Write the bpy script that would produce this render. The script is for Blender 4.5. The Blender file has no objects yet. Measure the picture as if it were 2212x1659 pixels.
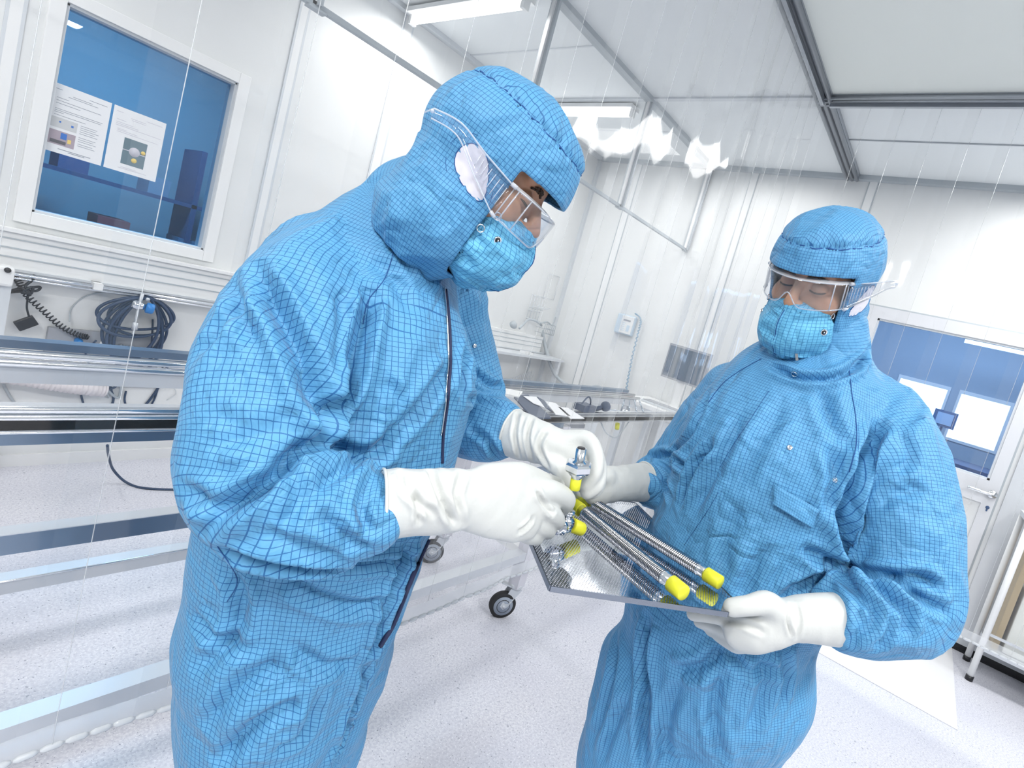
import bpy, bmesh, math, random
import numpy as np
from mathutils import Vector, Matrix
from mathutils.bvhtree import BVHTree
random.seed(7)
SC = bpy.context.scene
COL = SC.collection
PI = math.pi
# ---------------------------------------------------------------- camera
F_PX, CX, CY = 1161.8036918, 1183.819, 787.514
_y, _p, _r = [math.radians(a) for a in (35.61454772, 6.02891422, 15.80490898)]
def _cam_axes():
    cp, sp = math.cos(_p), math.sin(_p)
    Rx = np.array([[1, 0, 0], [0, cp, -sp], [0, sp, cp]])
    cr, sr = math.cos(_r), math.sin(_r)
    Rz = np.array([[cr, -sr, 0], [sr, cr, 0], [0, 0, 1]])
    M = Rz @ Rx
    u = M @ np.array([math.sin(_y), 0, math.cos(_y)])
    v = M @ np.array([-math.cos(_y), 0, math.sin(_y)])
    z = M @ np.array([0, -1., 0])
    return np.array([u, v, z])
CA = _cam_axes(); CO = np.array([0, 0, 1.45])
def P(x, y, d):
    """point seen at x, y of the 2212 x 1659 frame, d metres deep"""
    return CA @ np.array([(x - CX) / F_PX, (y - CY) / F_PX, 1.0]) * d + CO
def ray(x, y):
    r = CA @ np.array([(x - CX) / F_PX, (y - CY) / F_PX, 1.0]); return r
def on(x, y, ax, val):
    r = ray(x, y); return CO + r * ((val - CO[ax]) / r[ax])
def cdir(x, y, z):
    v = CA @ np.array([x, y, z], float); return v / np.linalg.norm(v)
cam = bpy.data.cameras.new('camera'); camo = bpy.data.objects.new('camera', cam); COL.objects.link(camo)
m = Matrix.Identity(4)
for i in range(3):
    m[i][0] = CA[i][0]; m[i][1] = -CA[i][1]; m[i][2] = -CA[i][2]; m[i][3] = CO[i]
camo.matrix_world = m
cam.sensor_width = 36; cam.lens = F_PX / 2212 * 36
cam.shift_x = (1106 - CX) / 2212; cam.shift_y = (CY - 829.5) / 2212
cam.clip_start = .02
SC.camera = camo
# ---------------------------------------------------------------- materials
def mat(name, col, rough=.5, metal=0., spec=.5, **k):
    m = bpy.data.materials.new(name); m.use_nodes = True
    b = m.node_tree.nodes['Principled BSDF']
    b.inputs['Base Color'].default_value = (*col, 1); b.inputs['Roughness'].default_value = rough
    b.inputs['Metallic'].default_value = metal; b.inputs['Specular IOR Level'].default_value = spec
    for a, v in k.items(): b.inputs[a.replace('_', ' ')].default_value = v
    return m
def nt(m): return m.node_tree.nodes, m.node_tree.links, m.node_tree.nodes['Principled BSDF']
def bump(m, scale, strength, dist=.002, detail=3, vec=None, stretch=None):
    N, L, b = nt(m)
    n = N.new('ShaderNodeTexNoise'); n.inputs['Scale'].default_value = scale; n.inputs['Detail'].default_value = detail
    tc = N.new('ShaderNodeTexCoord')
    if stretch:
        mp = N.new('ShaderNodeMapping'); mp.inputs['Scale'].default_value = stretch
        L.new(tc.outputs['Object'], mp.inputs[0]); L.new(mp.outputs[0], n.inputs['Vector'])
    else: L.new(tc.outputs['Object'], n.inputs['Vector'])
    bp = N.new('ShaderNodeBump'); bp.inputs['Strength'].default_value = strength; bp.inputs['Distance'].default_value = dist
    L.new(n.outputs['Fac'], bp.inputs['Height']); L.new(bp.outputs[0], b.inputs['Normal'])
    return bp
def mnode(N, L, op, a, b=None, c=None):
    n = N.new('ShaderNodeMath'); n.operation = op
    for i, v in enumerate((a, b, c)):
        if v is None: continue
        if isinstance(v, (int, float)): n.inputs[i].default_value = v
        else: L.new(v, n.inputs[i])
    return n.outputs[0]
def cloth(name, base, line, pitch=.0064, w=.12):
    m = mat(name, base, .62, 0, .35, Sheen_Weight=.08, Sheen_Roughness=.4)
    N, L, b = nt(m)
    uv = N.new('ShaderNodeUVMap'); uv.uv_map = 'cloth'
    sep = N.new('ShaderNodeSeparateXYZ'); L.new(uv.outputs[0], sep.inputs[0])
    o = []
    for k in (0, 1):
        f = mnode(N, L, 'FRACT', mnode(N, L, 'DIVIDE', sep.outputs[k], pitch))
        a = mnode(N, L, 'ABSOLUTE', mnode(N, L, 'SUBTRACT', f, .5))
        o.append(mnode(N, L, 'LESS_THAN', a, w / 2))
    g = mnode(N, L, 'MAXIMUM', o[0], o[1])
    mx = N.new('ShaderNodeMix'); mx.data_type = 'RGBA'
    mx.inputs[6].default_value = (*base, 1); mx.inputs[7].default_value = (*line, 1)
    L.new(mnode(N, L, 'MULTIPLY', g, .9), mx.inputs[0]); L.new(mx.outputs[2], b.inputs['Base Color'])
    tc = N.new('ShaderNodeTexCoord')
    n = N.new('ShaderNodeTexNoise'); n.inputs['Scale'].default_value = 26; n.inputs['Detail'].default_value = 3; n.inputs['Roughness'].default_value = .6
    n.inputs['Distortion'].default_value = .6
    L.new(tc.outputs['Object'], n.inputs['Vector'])
    bp = N.new('ShaderNodeBump'); bp.inputs['Strength'].default_value = .75; bp.inputs['Distance'].default_value = .012
    n2 = N.new('ShaderNodeTexNoise'); n2.inputs['Scale'].default_value = 8.5; n2.inputs['Detail'].default_value = 2; n2.inputs['Distortion'].default_value = 1.1
    L.new(tc.outputs['Object'], n2.inputs['Vector'])
    cr = mnode(N, L, 'ABSOLUTE', mnode(N, L, 'SUBTRACT', n2.outputs['Fac'], .5))
    hh = mnode(N, L, 'MULTIPLY_ADD', cr, 2.6, mnode(N, L, 'MULTIPLY', n.outputs['Fac'], .7))
    L.new(hh, bp.inputs['Height']); L.new(bp.outputs[0], b.inputs['Normal'])
    return m
def clear_film(name, haze=.1, rough=.04, tint=(1, 1, 1), refl=1.0, hazecol=(.93, .96, .98), bumpy=0, graze=0., scale=(14, 14, 2.2)):
    """clear plastic: lets light through, reflects a little, a little milky"""
    m = bpy.data.materials.new(name); m.use_nodes = True; N = m.node_tree.nodes; L = m.node_tree.links
    N.clear(); out = N.new('ShaderNodeOutputMaterial')
    tr = N.new('ShaderNodeBsdfTransparent'); tr.inputs[0].default_value = (*tint, 1)
    df = N.new('ShaderNodeBsdfDiffuse'); df.inputs[0].default_value = (*hazecol, 1)
    tl = N.new('ShaderNodeBsdfTranslucent'); tl.inputs[0].default_value = (*hazecol, 1)
    md = df; N.remove(tl)
    lw = N.new('ShaderNodeLayerWeight'); lw.inputs[0].default_value = .5
    hz = mnode(N, L, 'MULTIPLY_ADD', mnode(N, L, 'POWER', lw.outputs['Facing'], 2.0), graze, haze)
    m1 = N.new('ShaderNodeMixShader'); L.new(hz, m1.inputs[0]); L.new(tr.outputs[0], m1.inputs[1]); L.new(md.outputs[0], m1.inputs[2])
    gl = N.new('ShaderNodeBsdfGlossy'); gl.inputs['Roughness'].default_value = rough
    fr = N.new('ShaderNodeLayerWeight'); fr.inputs[0].default_value = .5
    f5 = mnode(N, L, 'POWER', fr.outputs['Facing'], 4.5)
    mu = mnode(N, L, 'MULTIPLY', mnode(N, L, 'MULTIPLY_ADD', f5, .8, .04), refl)
    m2 = N.new('ShaderNodeMixShader'); L.new(mu, m2.inputs[0]); L.new(m1.outputs[0], m2.inputs[1]); L.new(gl.outputs[0], m2.inputs[2])
    if bumpy:
        tc = N.new('ShaderNodeTexCoord'); mp = N.new('ShaderNodeMapping'); mp.inputs['Scale'].default_value = scale
        n = N.new('ShaderNodeTexNoise'); n.inputs['Scale'].default_value = 1; n.inputs['Detail'].default_value = 2
        L.new(tc.outputs['Object'], mp.inputs[0]); L.new(mp.outputs[0], n.inputs['Vector'])
        bp = N.new('ShaderNodeBump'); bp.inputs['Strength'].default_value = bumpy; bp.inputs['Distance'].default_value = .02
        L.new(n.outputs['Fac'], bp.inputs['Height']); L.new(bp.outputs[0], gl.inputs['Normal']); L.new(bp.outputs[0], fr.inputs['Normal'])
    L.new(m2.outputs[0], out.inputs[0])
    return m
def emit(name, col, s):
    m = bpy.data.materials.new(name); m.use_nodes = True; N = m.node_tree.nodes; L = m.node_tree.links
    N.clear(); o = N.new('ShaderNodeOutputMaterial'); e = N.new('ShaderNodeEmission')
    e.inputs[0].default_value = (*col, 1); e.inputs[1].default_value = s; L.new(e.outputs[0], o.inputs[0]); return m
M = {}
M['suit'] = cloth('checked blue polyester', (.098, .315, .545), (.015, .105, .29), .0066)
M['suit2'] = cloth('finely checked blue polyester', (.102, .325, .565), (.015, .10, .29), .0050)
M['mask'] = cloth('checked light blue polyester', (.13, .43, .66), (.025, .17, .38), pitch=.0056)
M['seam'] = mat('dark blue thread', (.015, .08, .26), .8)
M['dark'] = mat('dark zip tape and shadow', (.012, .02, .07), .7)
M['glove'] = mat('white latex', (.57, .59, .58), .48, 0, .3)
bump(M['glove'], 30, .35, .005, 4, stretch=(1, 1, 1))
M['patch'] = mat('white mesh fabric', (.68, .67, .74), .8)
M['skin'] = mat('skin', (.50, .27, .17), .5, 0, .4, Subsurface_Weight=.15, Subsurface_Scale=.008)
bump(M['skin'], 160, .15, .001)
M['hair'] = mat('brown hair', (.07, .045, .03), .7)
M['eye'] = mat('eye', (.03, .025, .03), .2)
M['black'] = mat('black plastic and dark gaps', (.012, .013, .017), .4)
M['rubber'] = mat('black rubber', (.02, .02, .022), .7)
M['chrome'] = mat('polished steel', (.78, .8, .83), .09, 1)
M['steel'] = mat('brushed steel', (.42, .48, .55), .22, 1); bump(M['steel'], 30, .12, .002, 3, stretch=(.3, 20, 20))
M['dsteel'] = mat('blued steel', (.20, .27, .36), .35, 1)
M['alu'] = mat('satin aluminium', (.62, .65, .69), .38, .35)
M['white'] = mat('white paint', (.86, .875, .88), .45)
M['panel'] = mat('white wall panel', (.80, .82, .825), .35)
M['grey'] = mat('grey joint', (.45, .5, .54), .5)
M['lgrey'] = mat('pale grey trim', (.66, .7, .74), .4)
M['ceil'] = mat('ceiling panel', (.82, .86, .88), .6)
M['filter'] = mat('filter panel', (.86, .90, .86), .8); bump(M['filter'], 400, .2, .001)
M['frame'] = mat('grey aluminium frame', (.38, .41, .45), .3, .6)
M['yellow'] = mat('yellow plastic cap', (.74, .74, .035), .5, Subsurface_Weight=.0)
M['paper'] = mat('paper', (.85, .87, .9), .7)
M['ink'] = mat('grey print', (.3, .33, .4), .8)
M['blue'] = mat('blue plastic', (.02, .22, .62), .35)
M['navy'] = mat('navy cable', (.015, .04, .1), .45)
M['greybox'] = mat('grey enamel', (.36, .38, .42), .45)
M['duct'] = mat('pinkish white duct', (.76, .72, .74), .6)
M['goggle'] = clear_film('clear polycarbonate', .015, .03, (.97, .98, 1), 1.0)
M['gedge'] = clear_film('clear polycarbonate edge', .4, .05, (.95, .97, 1), 1.5, (.85, .9, .97))
M['film'] = clear_film('clear curtain film', .022, .06, (1, 1, 1), .8, (.93, .96, .98), graze=.16)
M['hem'] = clear_film('welded film edge', .38, .1, (1, 1, 1), .9, (.9, .94, .97))
M['chain'] = clear_film('milky chain sleeve', .6, .2, (1, 1, 1), .8, (.82, .86, .9))
# ---------------------------------------------------------------- mesh helpers
def raw(name, verts, faces, m=None, parent=None, smooth=False):
    me = bpy.data.meshes.new(name)
    me.from_pydata([tuple(map(float, v)) for v in verts], [], [tuple(int(i) for i in f) for f in faces]); me.update()
    if m is not None: me.materials.append(m)
    o = bpy.data.objects.new(name, me); COL.objects.link(o)
    if smooth: me.polygons.foreach_set('use_smooth', [True] * len(me.polygons))
    if parent is not None: fix_parent(o, parent)
    return o
class MB:
    """collects shapes, then builds one mesh"""
    def __init__(s): s.v = []; s.f = []; s.mi = []; s.sm = []; s.cur = 0
    def add(s, v, f, smooth=False):
        o = len(s.v); s.v += [tuple(map(float, q)) for q in v]; s.f += [tuple(int(i) + o for i in q) for q in f]
        s.mi += [s.cur] * len(f); s.sm += [smooth] * len(f); return s
    def box(s, a, b):
        x0, y0, z0 = [min(p, q) for p, q in zip(a, b)]; x1, y1, z1 = [max(p, q) for p, q in zip(a, b)]
        v = [(x0, y0, z0), (x1, y0, z0), (x1, y1, z0), (x0, y1, z0), (x0, y0, z1), (x1, y0, z1), (x1, y1, z1), (x0, y1, z1)]
        return s.add(v, [(0, 3, 2, 1), (4, 5, 6, 7), (0, 1, 5, 4), (1, 2, 6, 5), (2, 3, 7, 6), (3, 0, 4, 7)])
    def bar(s, p, q, w, h, up=(0, 0, 1)):
        p, q, up = [np.array(t, float) for t in (p, q, up)]
        t = q - p; t /= np.linalg.norm(t); sd = np.cross(t, up); sd /= np.linalg.norm(sd); u = np.cross(sd, t)
        v = [c + sd * a * w / 2 + u * b * h / 2 for c in (p, q) for a, b in ((-1, -1), (1, -1), (1, 1), (-1, 1))]
        return s.add(v, [(0, 1, 2, 3), (7, 6, 5, 4), (0, 4, 5, 1), (1, 5, 6, 2), (2, 6, 7, 3), (3, 7, 4, 0)])
    def tube(s, pts, r, n=10, caps=True):
        pts = [np.array(p, float) for p in pts]; k = len(pts)
        rs = r if hasattr(r, '__len__') else [r] * k
        rings = []; prev = None
        for i in range(k):
            t = pts[min(i + 1, k - 1)] - pts[max(i - 1, 0)]; t = t / (np.linalg.norm(t) + 1e-12)
            if prev is None:
                a = np.array([0, 0, 1.]) if abs(t[2]) < .9 else np.array([1., 0, 0]); prev = np.cross(t, a)
            sd = prev - t * (prev @ t); sd /= np.linalg.norm(sd) + 1e-12; prev = sd; u = np.cross(t, sd)
            rings.append([pts[i] + (sd * math.cos(2 * PI * j / n) + u * math.sin(2 * PI * j / n)) * rs[i] for j in range(n)])
        v = [p for R_ in rings for p in R_]
        f = [(i * n + j, i * n + (j + 1) % n, (i + 1) * n + (j + 1) % n, (i + 1) * n + j) for i in range(k - 1) for j in range(n)]
        if caps: f += [tuple(range(n - 1, -1, -1)), tuple((k - 1) * n + j for j in range(n))]
        return s.add(v, f, True)
    def cyl(s, p, q, r, n=20, r2=None):
        return s.tube([p, q], [r, r if r2 is None else r2], n)
    def lathe(s, o, ax, prof, n=24):
        """prof: (dist along axis, radius)"""
        o = np.array(o, float); ax = np.array(ax, float); ax /= np.linalg.norm(ax)
        return s.tube_prof(o, ax, prof, n)
    def tube_prof(s, o, ax, prof, n):
        a = np.array([0, 0, 1.]) if abs(ax[2]) < .9 else np.array([1., 0, 0])
        sd = np.cross(ax, a); sd /= np.linalg.norm(sd); u = np.cross(ax, sd)
        v = []; f = []
        for (d, r) in prof:
            for j in range(n): v.append(o + ax * d + (sd * math.cos(2 * PI * j / n) + u * math.sin(2 * PI * j / n)) * max(r, 1e-5))
        for i in range(len(prof) - 1):
            for j in range(n): f.append((i * n + j, i * n + (j + 1) % n, (i + 1) * n + (j + 1) % n, (i + 1) * n + j))
        f += [tuple(range(n - 1, -1, -1)), tuple((len(prof) - 1) * n + j for j in range(n))]
        return s.add(v, f, n > 8)
    def sphere(s, c, r, n=12, sc=(1, 1, 1)):
        v = []; f = []
        for i in range(n + 1):
            th = PI * i / n
            for j in range(2 * n):
                ph = PI * j / n
                v.append((c[0] + r * sc[0] * math.sin(th) * math.cos(ph), c[1] + r * sc[1] * math.sin(th) * math.sin(ph), c[2] + r * sc[2] * math.cos(th)))
        for i in range(n):
            for j in range(2 * n): f.append((i * 2 * n + j, (i + 1) * 2 * n + j, (i + 1) * 2 * n + (j + 1) % (2 * n), i * 2 * n + (j + 1) % (2 * n)))
        return s.add(v, f, True)
    def m(s, i): s.cur = i; return s
    def build(s, name, mats, parent=None, bevel=0):
        if not isinstance(mats, (list, tuple)): mats = [mats]
        me = bpy.data.meshes.new(name); me.from_pydata(s.v, [], s.f); me.update()
        for q in mats: me.materials.append(q)
        me.polygons.foreach_set('material_index', s.mi); me.polygons.foreach_set('use_smooth', s.sm)
        o = bpy.data.objects.new(name, me); COL.objects.link(o)
        if bevel:
            b = o.modifiers.new('bevel', 'BEVEL'); b.width = bevel; b.segments = 2; b.limit_method = 'ANGLE'
        if parent is not None: fix_parent(o, parent)
        return o
def fix_parent(o, parent):
    o.parent = parent
    loc = Vector((0, 0, 0)); q = parent
    while q is not None: loc += Vector(q.location); q = q.parent
    o.matrix_parent_inverse = Matrix.Identity(4)
    o.location = Vector(o.location) - loc if o.type == 'EMPTY' else -loc
def empty(name, loc=(0, 0, 0)):
    o = bpy.data.objects.new(name, None); COL.objects.link(o); o.location = Vector([float(a) for a in loc]); o.empty_display_size = .05
    return o
def tag(o, label=None, cat=None, group=None, kind=None):
    if label: o['label'] = label
    if cat: o['category'] = cat
    if group: o['group'] = group
    if kind: o['kind'] = kind
    return o
def copy_tree(o, parent=None):
    c = o.copy(); COL.objects.link(c)
    if parent is not None: c.parent = parent
    for ch in list(o.children): copy_tree(ch, c)
    return c
def struct(o): o['kind'] = 'structure'; return o
def bez(p, n=12):
    """smooth path through the points"""
    p = [np.array(q, float) for q in p]; out = []
    for i in range(len(p) - 1):
        p0 = p[max(i - 1, 0)]; p1 = p[i]; p2 = p[i + 1]; p3 = p[min(i + 2, len(p) - 1)]
        for k in range(n):
            t = k / n
            out.append(.5 * ((2 * p1) + (-p0 + p2) * t + (2 * p0 - 5 * p1 + 4 * p2 - p3) * t * t + (-p0 + 3 * p1 - 3 * p2 + p3) * t ** 3))
    out.append(p[-1]); return out
# ---------------------------------------------------------------- distance-field modelling
_rng = np.random.RandomState(3); _LAT = _rng.rand(64, 64, 64).astype(np.float32) * 2 - 1
def noise3(p):
    p = np.asarray(p, np.float32); i = np.floor(p).astype(int); f = p - i; f = f * f * (3 - 2 * f); i &= 63; j = (i + 1) & 63
    x0, y0, z0 = i.T; x1, y1, z1 = j.T; fx, fy, fz = f.T
    a = _LAT[x0, y0, z0] * (1 - fx) + _LAT[x1, y0, z0] * fx; b = _LAT[x0, y1, z0] * (1 - fx) + _LAT[x1, y1, z0] * fx
    c = _LAT[x0, y0, z1] * (1 - fx) + _LAT[x1, y0, z1] * fx; d = _LAT[x0, y1, z1] * (1 - fx) + _LAT[x1, y1, z1] * fx
    return (a * (1 - fy) + b * fy) * (1 - fz) + (c * (1 - fy) + d * fy) * fz
class Limb:
    """a bent, tapering body of elliptical section; pts world, rx across 'side', ry across the other way"""
    def __init__(s, pts, rx, ry=None, side=(0, 0, 1), k=.02, sub=6, fold=None, uv=None, name='', cap=1.0):
        pts = [np.array(p, float) for p in pts]; ry = rx if ry is None else ry
        s.k = k; s.fold = fold; s.name = name; s.uvm = uv; s.cap = cap
        q = bez(pts, sub); n = len(q)
        tt = np.linspace(0, len(pts) - 1, n)
        s.p = np.array(q); s.rx = np.interp(tt, range(len(pts)), rx); s.ry = np.interp(tt, range(len(pts)), ry)
        side = np.array(side, float)
        if side.ndim == 1: side = np.tile(side, (len(pts), 1))
        s.sd = np.array([np.interp(tt, range(len(pts)), side[:, c]) for c in range(3)]).T
        s.L = np.concatenate([[0], np.cumsum(np.linalg.norm(np.diff(s.p, axis=0), axis=1))])
        s.R = float(np.mean((s.rx + s.ry) / 2)); r = max(s.rx.max(), s.ry.max())
        s.lo = s.p.min(0) - r - .04; s.hi = s.p.max(0) + r + .04
    def ev(s, X, shrink=0., full=False):
        n = len(X); best = np.full(n, 1e9, np.float32); S = np.zeros(n, np.float32); Aa = np.zeros(n, np.float32)
        X = X.astype(np.float32)
        for i in range(len(s.p) - 1):
            a, b = s.p[i], s.p[i + 1]; ab = b - a; l = np.linalg.norm(ab)
            if l < 1e-6: continue
            T = ab / l; sd = s.sd[i] - T * (s.sd[i] @ T); sd /= np.linalg.norm(sd); nn = np.cross(T, sd)
            w = X - a.astype(np.float32); zt = w @ T.astype(np.float32); t = np.clip(zt / l, 0, 1)
            x = w @ sd.astype(np.float32); y = w @ nn.astype(np.float32); z = zt - t * l
            rx = np.maximum(s.rx[i] + (s.rx[i + 1] - s.rx[i]) * t - shrink, .012); ry = np.maximum(s.ry[i] + (s.ry[i + 1] - s.ry[i]) * t - shrink, .012)
            m = np.minimum(rx, ry)
            q = np.sqrt((x / rx) ** 2 + (y / ry) ** 2 + (z / (m * s.cap)) ** 2)
            g = np.sqrt((x / rx ** 2) ** 2 + (y / ry ** 2) ** 2 + (z / (m * s.cap) ** 2) ** 2) + 1e-9
            d = q * (q - 1) / g
            d = np.where(q < .3, (q - 1) * m, d)
            u = d < best
            best = np.where(u, d, best); S = np.where(u, s.L[i] + t * l + z, S); Aa = np.where(u, np.arctan2(y, x), Aa)
        if s.fold is not None and shrink == 0: best = best - s.fold(S, Aa, X).astype(np.float32)
        return (best, S, Aa) if full else best
def smin(a, b, k):
    h = np.maximum(k - np.abs(a - b), 0) / k
    return np.minimum(a, b) - h * h * k * .25
def smax(a, b, k): return -smin(-a, -b, k)
def nets(F, org, h):
    """surface nets"""
    ins = F < 0; nx, ny, nz = F.shape
    c = np.zeros((nx - 1, ny - 1, nz - 1), np.int8)
    for a in (0, 1):
        for b in (0, 1):
            for d in (0, 1): c += ins[a:nx - 1 + a, b:ny - 1 + b, d:nz - 1 + d]
    act = (c > 0) & (c < 8); idx = np.full(act.shape, -1, np.int64); cells = np.argwhere(act); idx[act] = np.arange(len(cells))
    acc = np.zeros((len(cells), 3)); cnt = np.zeros(len(cells))
    i, j, k = cells.T
    for ax in range(3):
        o1, o2 = [q for q in range(3) if q != ax]
        for a in (0, 1):
            for b in (0, 1):
                st = [i, j, k]; st[o1] = st[o1] + a; st[o2] = st[o2] + b
                en = list(st); en[ax] = en[ax] + 1
                v0 = F[tuple(st)]; v1 = F[tuple(en)]; s = (v0 < 0) != (v1 < 0)
                t = np.where(s, v0 / np.where(s, v0 - v1, 1), 0)
                p = np.stack(st, 1).astype(float); p[:, ax] += t
                acc += p * s[:, None]; cnt += s
    V = acc / cnt[:, None] * h + org
    faces = []
    for ax in range(3):
        o1, o2 = (ax + 1) % 3, (ax + 2) % 3
        sl0 = [slice(None)] * 3; sl1 = [slice(None)] * 3; sl0[ax] = slice(0, -1); sl1[ax] = slice(1, None)
        s = ins[tuple(sl0)] != ins[tuple(sl1)]
        e = np.argwhere(s); e = e[(e[:, o1] > 0) & (e[:, o2] > 0) & (e[:, o1] < F.shape[o1] - 1) & (e[:, o2] < F.shape[o2] - 1)]
        if not len(e): continue
        q = []
        for a, b in ((1, 1), (0, 1), (0, 0), (1, 0)):
            cc = e.copy(); cc[:, o1] -= a; cc[:, o2] -= b; q.append(idx[tuple(cc.T)])
        q = np.stack(q, 1); flip = ~ins[tuple(e.T)]
        q[flip] = q[flip][:, ::-1]; faces.append(q)
    return V, np.concatenate(faces)
def grid_eval(limbs, h, shrink=0., lo=None, hi=None, extra=None):
    lo = np.min([l.lo for l in limbs], 0) - h if lo is None else np.array(lo, float)
    hi = np.max([l.hi for l in limbs], 0) + h if hi is None else np.array(hi, float)
    n = np.ceil((hi - lo) / h).astype(int) + 1
    F = np.full(n, 1., np.float32); ax = [lo[c] + np.arange(n[c]) * h for c in range(3)]
    for l in limbs:
        a = np.clip(((l.lo - lo) / h).astype(int), 0, n); b = np.clip(((l.hi - lo) / h).astype(int) + 2, 0, n)
        if (b <= a).any(): continue
        g = np.stack(np.meshgrid(*[ax[c][a[c]:b[c]] for c in range(3)], indexing='ij'), -1).reshape(-1, 3)
        d = l.ev(g, shrink).reshape(b - a)
        sl = tuple(slice(a[c], b[c]) for c in range(3)); F[sl] = smin(F[sl], d, l.k)
    if extra is not None:
        g = np.stack(np.meshgrid(*ax, indexing='ij'), -1).reshape(-1, 3).astype(np.float32)
        F = extra(g, F.reshape(-1)).reshape(F.shape).astype(np.float32)
    return F, lo
def vnormals(V, Fc):
    n = np.cross(V[Fc[:, 2]] - V[Fc[:, 0]], V[Fc[:, 3]] - V[Fc[:, 1]]); I = Fc.T.ravel(); n4 = np.tile(n, (4, 1))
    N = np.stack([np.bincount(I, n4[:, c], len(V)) for c in range(3)], 1)
    return N / (np.linalg.norm(N, axis=1)[:, None] + 1e-12)
def relax(V, Fc, it=1, f=.5):
    V = np.array(V, float); n = len(V)
    I = np.concatenate([Fc[:, a] for a in range(4)] * 2); J = np.concatenate([Fc[:, (a + 1) % 4] for a in range(4)] + [Fc[:, (a - 1) % 4] for a in range(4)])
    cnt = np.maximum(np.bincount(I, minlength=n), 1)[:, None]
    for _ in range(it):
        A_ = np.stack([np.bincount(I, V[J, c], n) for c in range(V.shape[1])], 1)
        V = V * (1 - f) + A_ / cnt * f
    return V
def subdiv(V, Fc):
    """one linear split of every quad"""
    e = np.concatenate([np.sort(Fc[:, [c, (c + 1) % 4]], 1) for c in range(4)])
    key = e[:, 0].astype(np.int64) * len(V) + e[:, 1]; u, inv = np.unique(key, return_inverse=True)
    ev = (V[u // len(V)] + V[u % len(V)]) / 2; n = len(Fc)
    em = inv.reshape(4, n) + len(V); fc = np.arange(n) + len(V) + len(ev)
    V2 = np.concatenate([V, ev, V[Fc].mean(1)])
    F2 = np.concatenate([np.stack([Fc[:, c], em[c], fc, em[(c - 1) % 4]], 1) for c in range(4)])
    return V2, F2
def mesh_from(name, V, Fc, m, parent=None, uv=None):
    me = bpy.data.meshes.new(name)
    me.vertices.add(len(V)); me.vertices.foreach_set('co', np.asarray(V, np.float32).ravel())
    me.loops.add(len(Fc) * 4); me.loops.foreach_set('vertex_index', np.asarray(Fc, np.int32).ravel())
    me.polygons.add(len(Fc)); me.polygons.foreach_set('loop_start', np.arange(0, len(Fc) * 4, 4, dtype=np.int32))
    me.update(calc_edges=True); me.validate()
    me.polygons.foreach_set('use_smooth', [True] * len(me.polygons))
    if uv is not None and len(me.loops) == len(uv):
        l = me.uv_layers.new(name='cloth'); l.data.foreach_set('uv', uv.astype(np.float32).ravel())
    for q in (m if isinstance(m, (list, tuple)) else [m]): me.materials.append(q)
    o = bpy.data.objects.new(name, me); COL.objects.link(o)
    if parent is not None: fix_parent(o, parent)
    return o
def limb_uv(limbs, V, Fc):
    """cloth coordinates: along and around whichever limb each face belongs to"""
    n = len(V); D = np.full((len(limbs), n), 1e3, np.float32); S = np.zeros_like(D); Aa = np.zeros_like(D)
    for i, l in enumerate(limbs):
        m_ = np.all((V > l.lo) & (V < l.hi), 1)
        if m_.any():
            d, s, a = l.ev(V[m_], 0, True); D[i, m_] = np.abs(d); S[i, m_] = s; Aa[i, m_] = a
    for i in range(len(limbs)):
        q = relax(np.stack([S[i], np.cos(Aa[i]), np.sin(Aa[i])], 1), Fc, 14, .6); S[i] = q[:, 0]; Aa[i] = np.arctan2(q[:, 2], q[:, 1])
    fd = D[:, Fc].mean(2); win = fd.argmin(0)
    s = S[win[:, None], Fc]; a = Aa[win[:, None], Fc]; R_ = np.array([l.R for l in limbs])[win][:, None]
    a = np.where(a - a[:, :1] > PI, a - 2 * PI, np.where(a - a[:, :1] < -PI, a + 2 * PI, a))
    return np.stack([a * R_, s], -1).reshape(-1, 2), win
def strokes(V, N, bvh, lines):
    """press creases and pull ridges into a surface along drawn lines; line = (pixel points, width m, depth m)"""
    out = np.zeros(len(V))
    for pts, w, dep in lines:
        px = bez([(a, b, 0) for a, b in pts], 8); s3 = []
        for q in px:
            r = ray(q[0], q[1]); r = r / np.linalg.norm(r)
            hit = bvh.ray_cast(Vector(CO), Vector(r), 6)
            if hit[0] is not None: s3.append(np.array(hit[0]))
        if len(s3) < 2: continue
        s3 = np.array(s3); n = len(s3); lo = s3.min(0) - w * 4; hi = s3.max(0) + w * 4
        idx = np.where(np.all((V > lo) & (V < hi), 1))[0]
        if not len(idx): continue
        X = V[idx]; best = np.full(len(idx), 9.); tt = np.zeros(len(idx))
        for i in range(n - 1):
            ab = s3[i + 1] - s3[i]; L2 = ab @ ab
            if L2 > .06 ** 2 or L2 < 1e-10: continue
            t = np.clip(((X - s3[i]) @ ab) / L2, 0, 1); d = np.linalg.norm(X - s3[i] - t[:, None] * ab, axis=1)
            u = d < best; best[u] = d[u]; tt[u] = (i + t[u]) / (n - 1)
        taper = np.clip(np.minimum(tt, 1 - tt) * 5 + .25, 0, 1)
        x = best / w
        prof = -np.exp(-(x * 1.15) ** 1.4) + .6 * np.exp(-((x - 1.75) / .8) ** 2)
        out[idx] += prof * dep * 1.3 * taper
    return out
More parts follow.
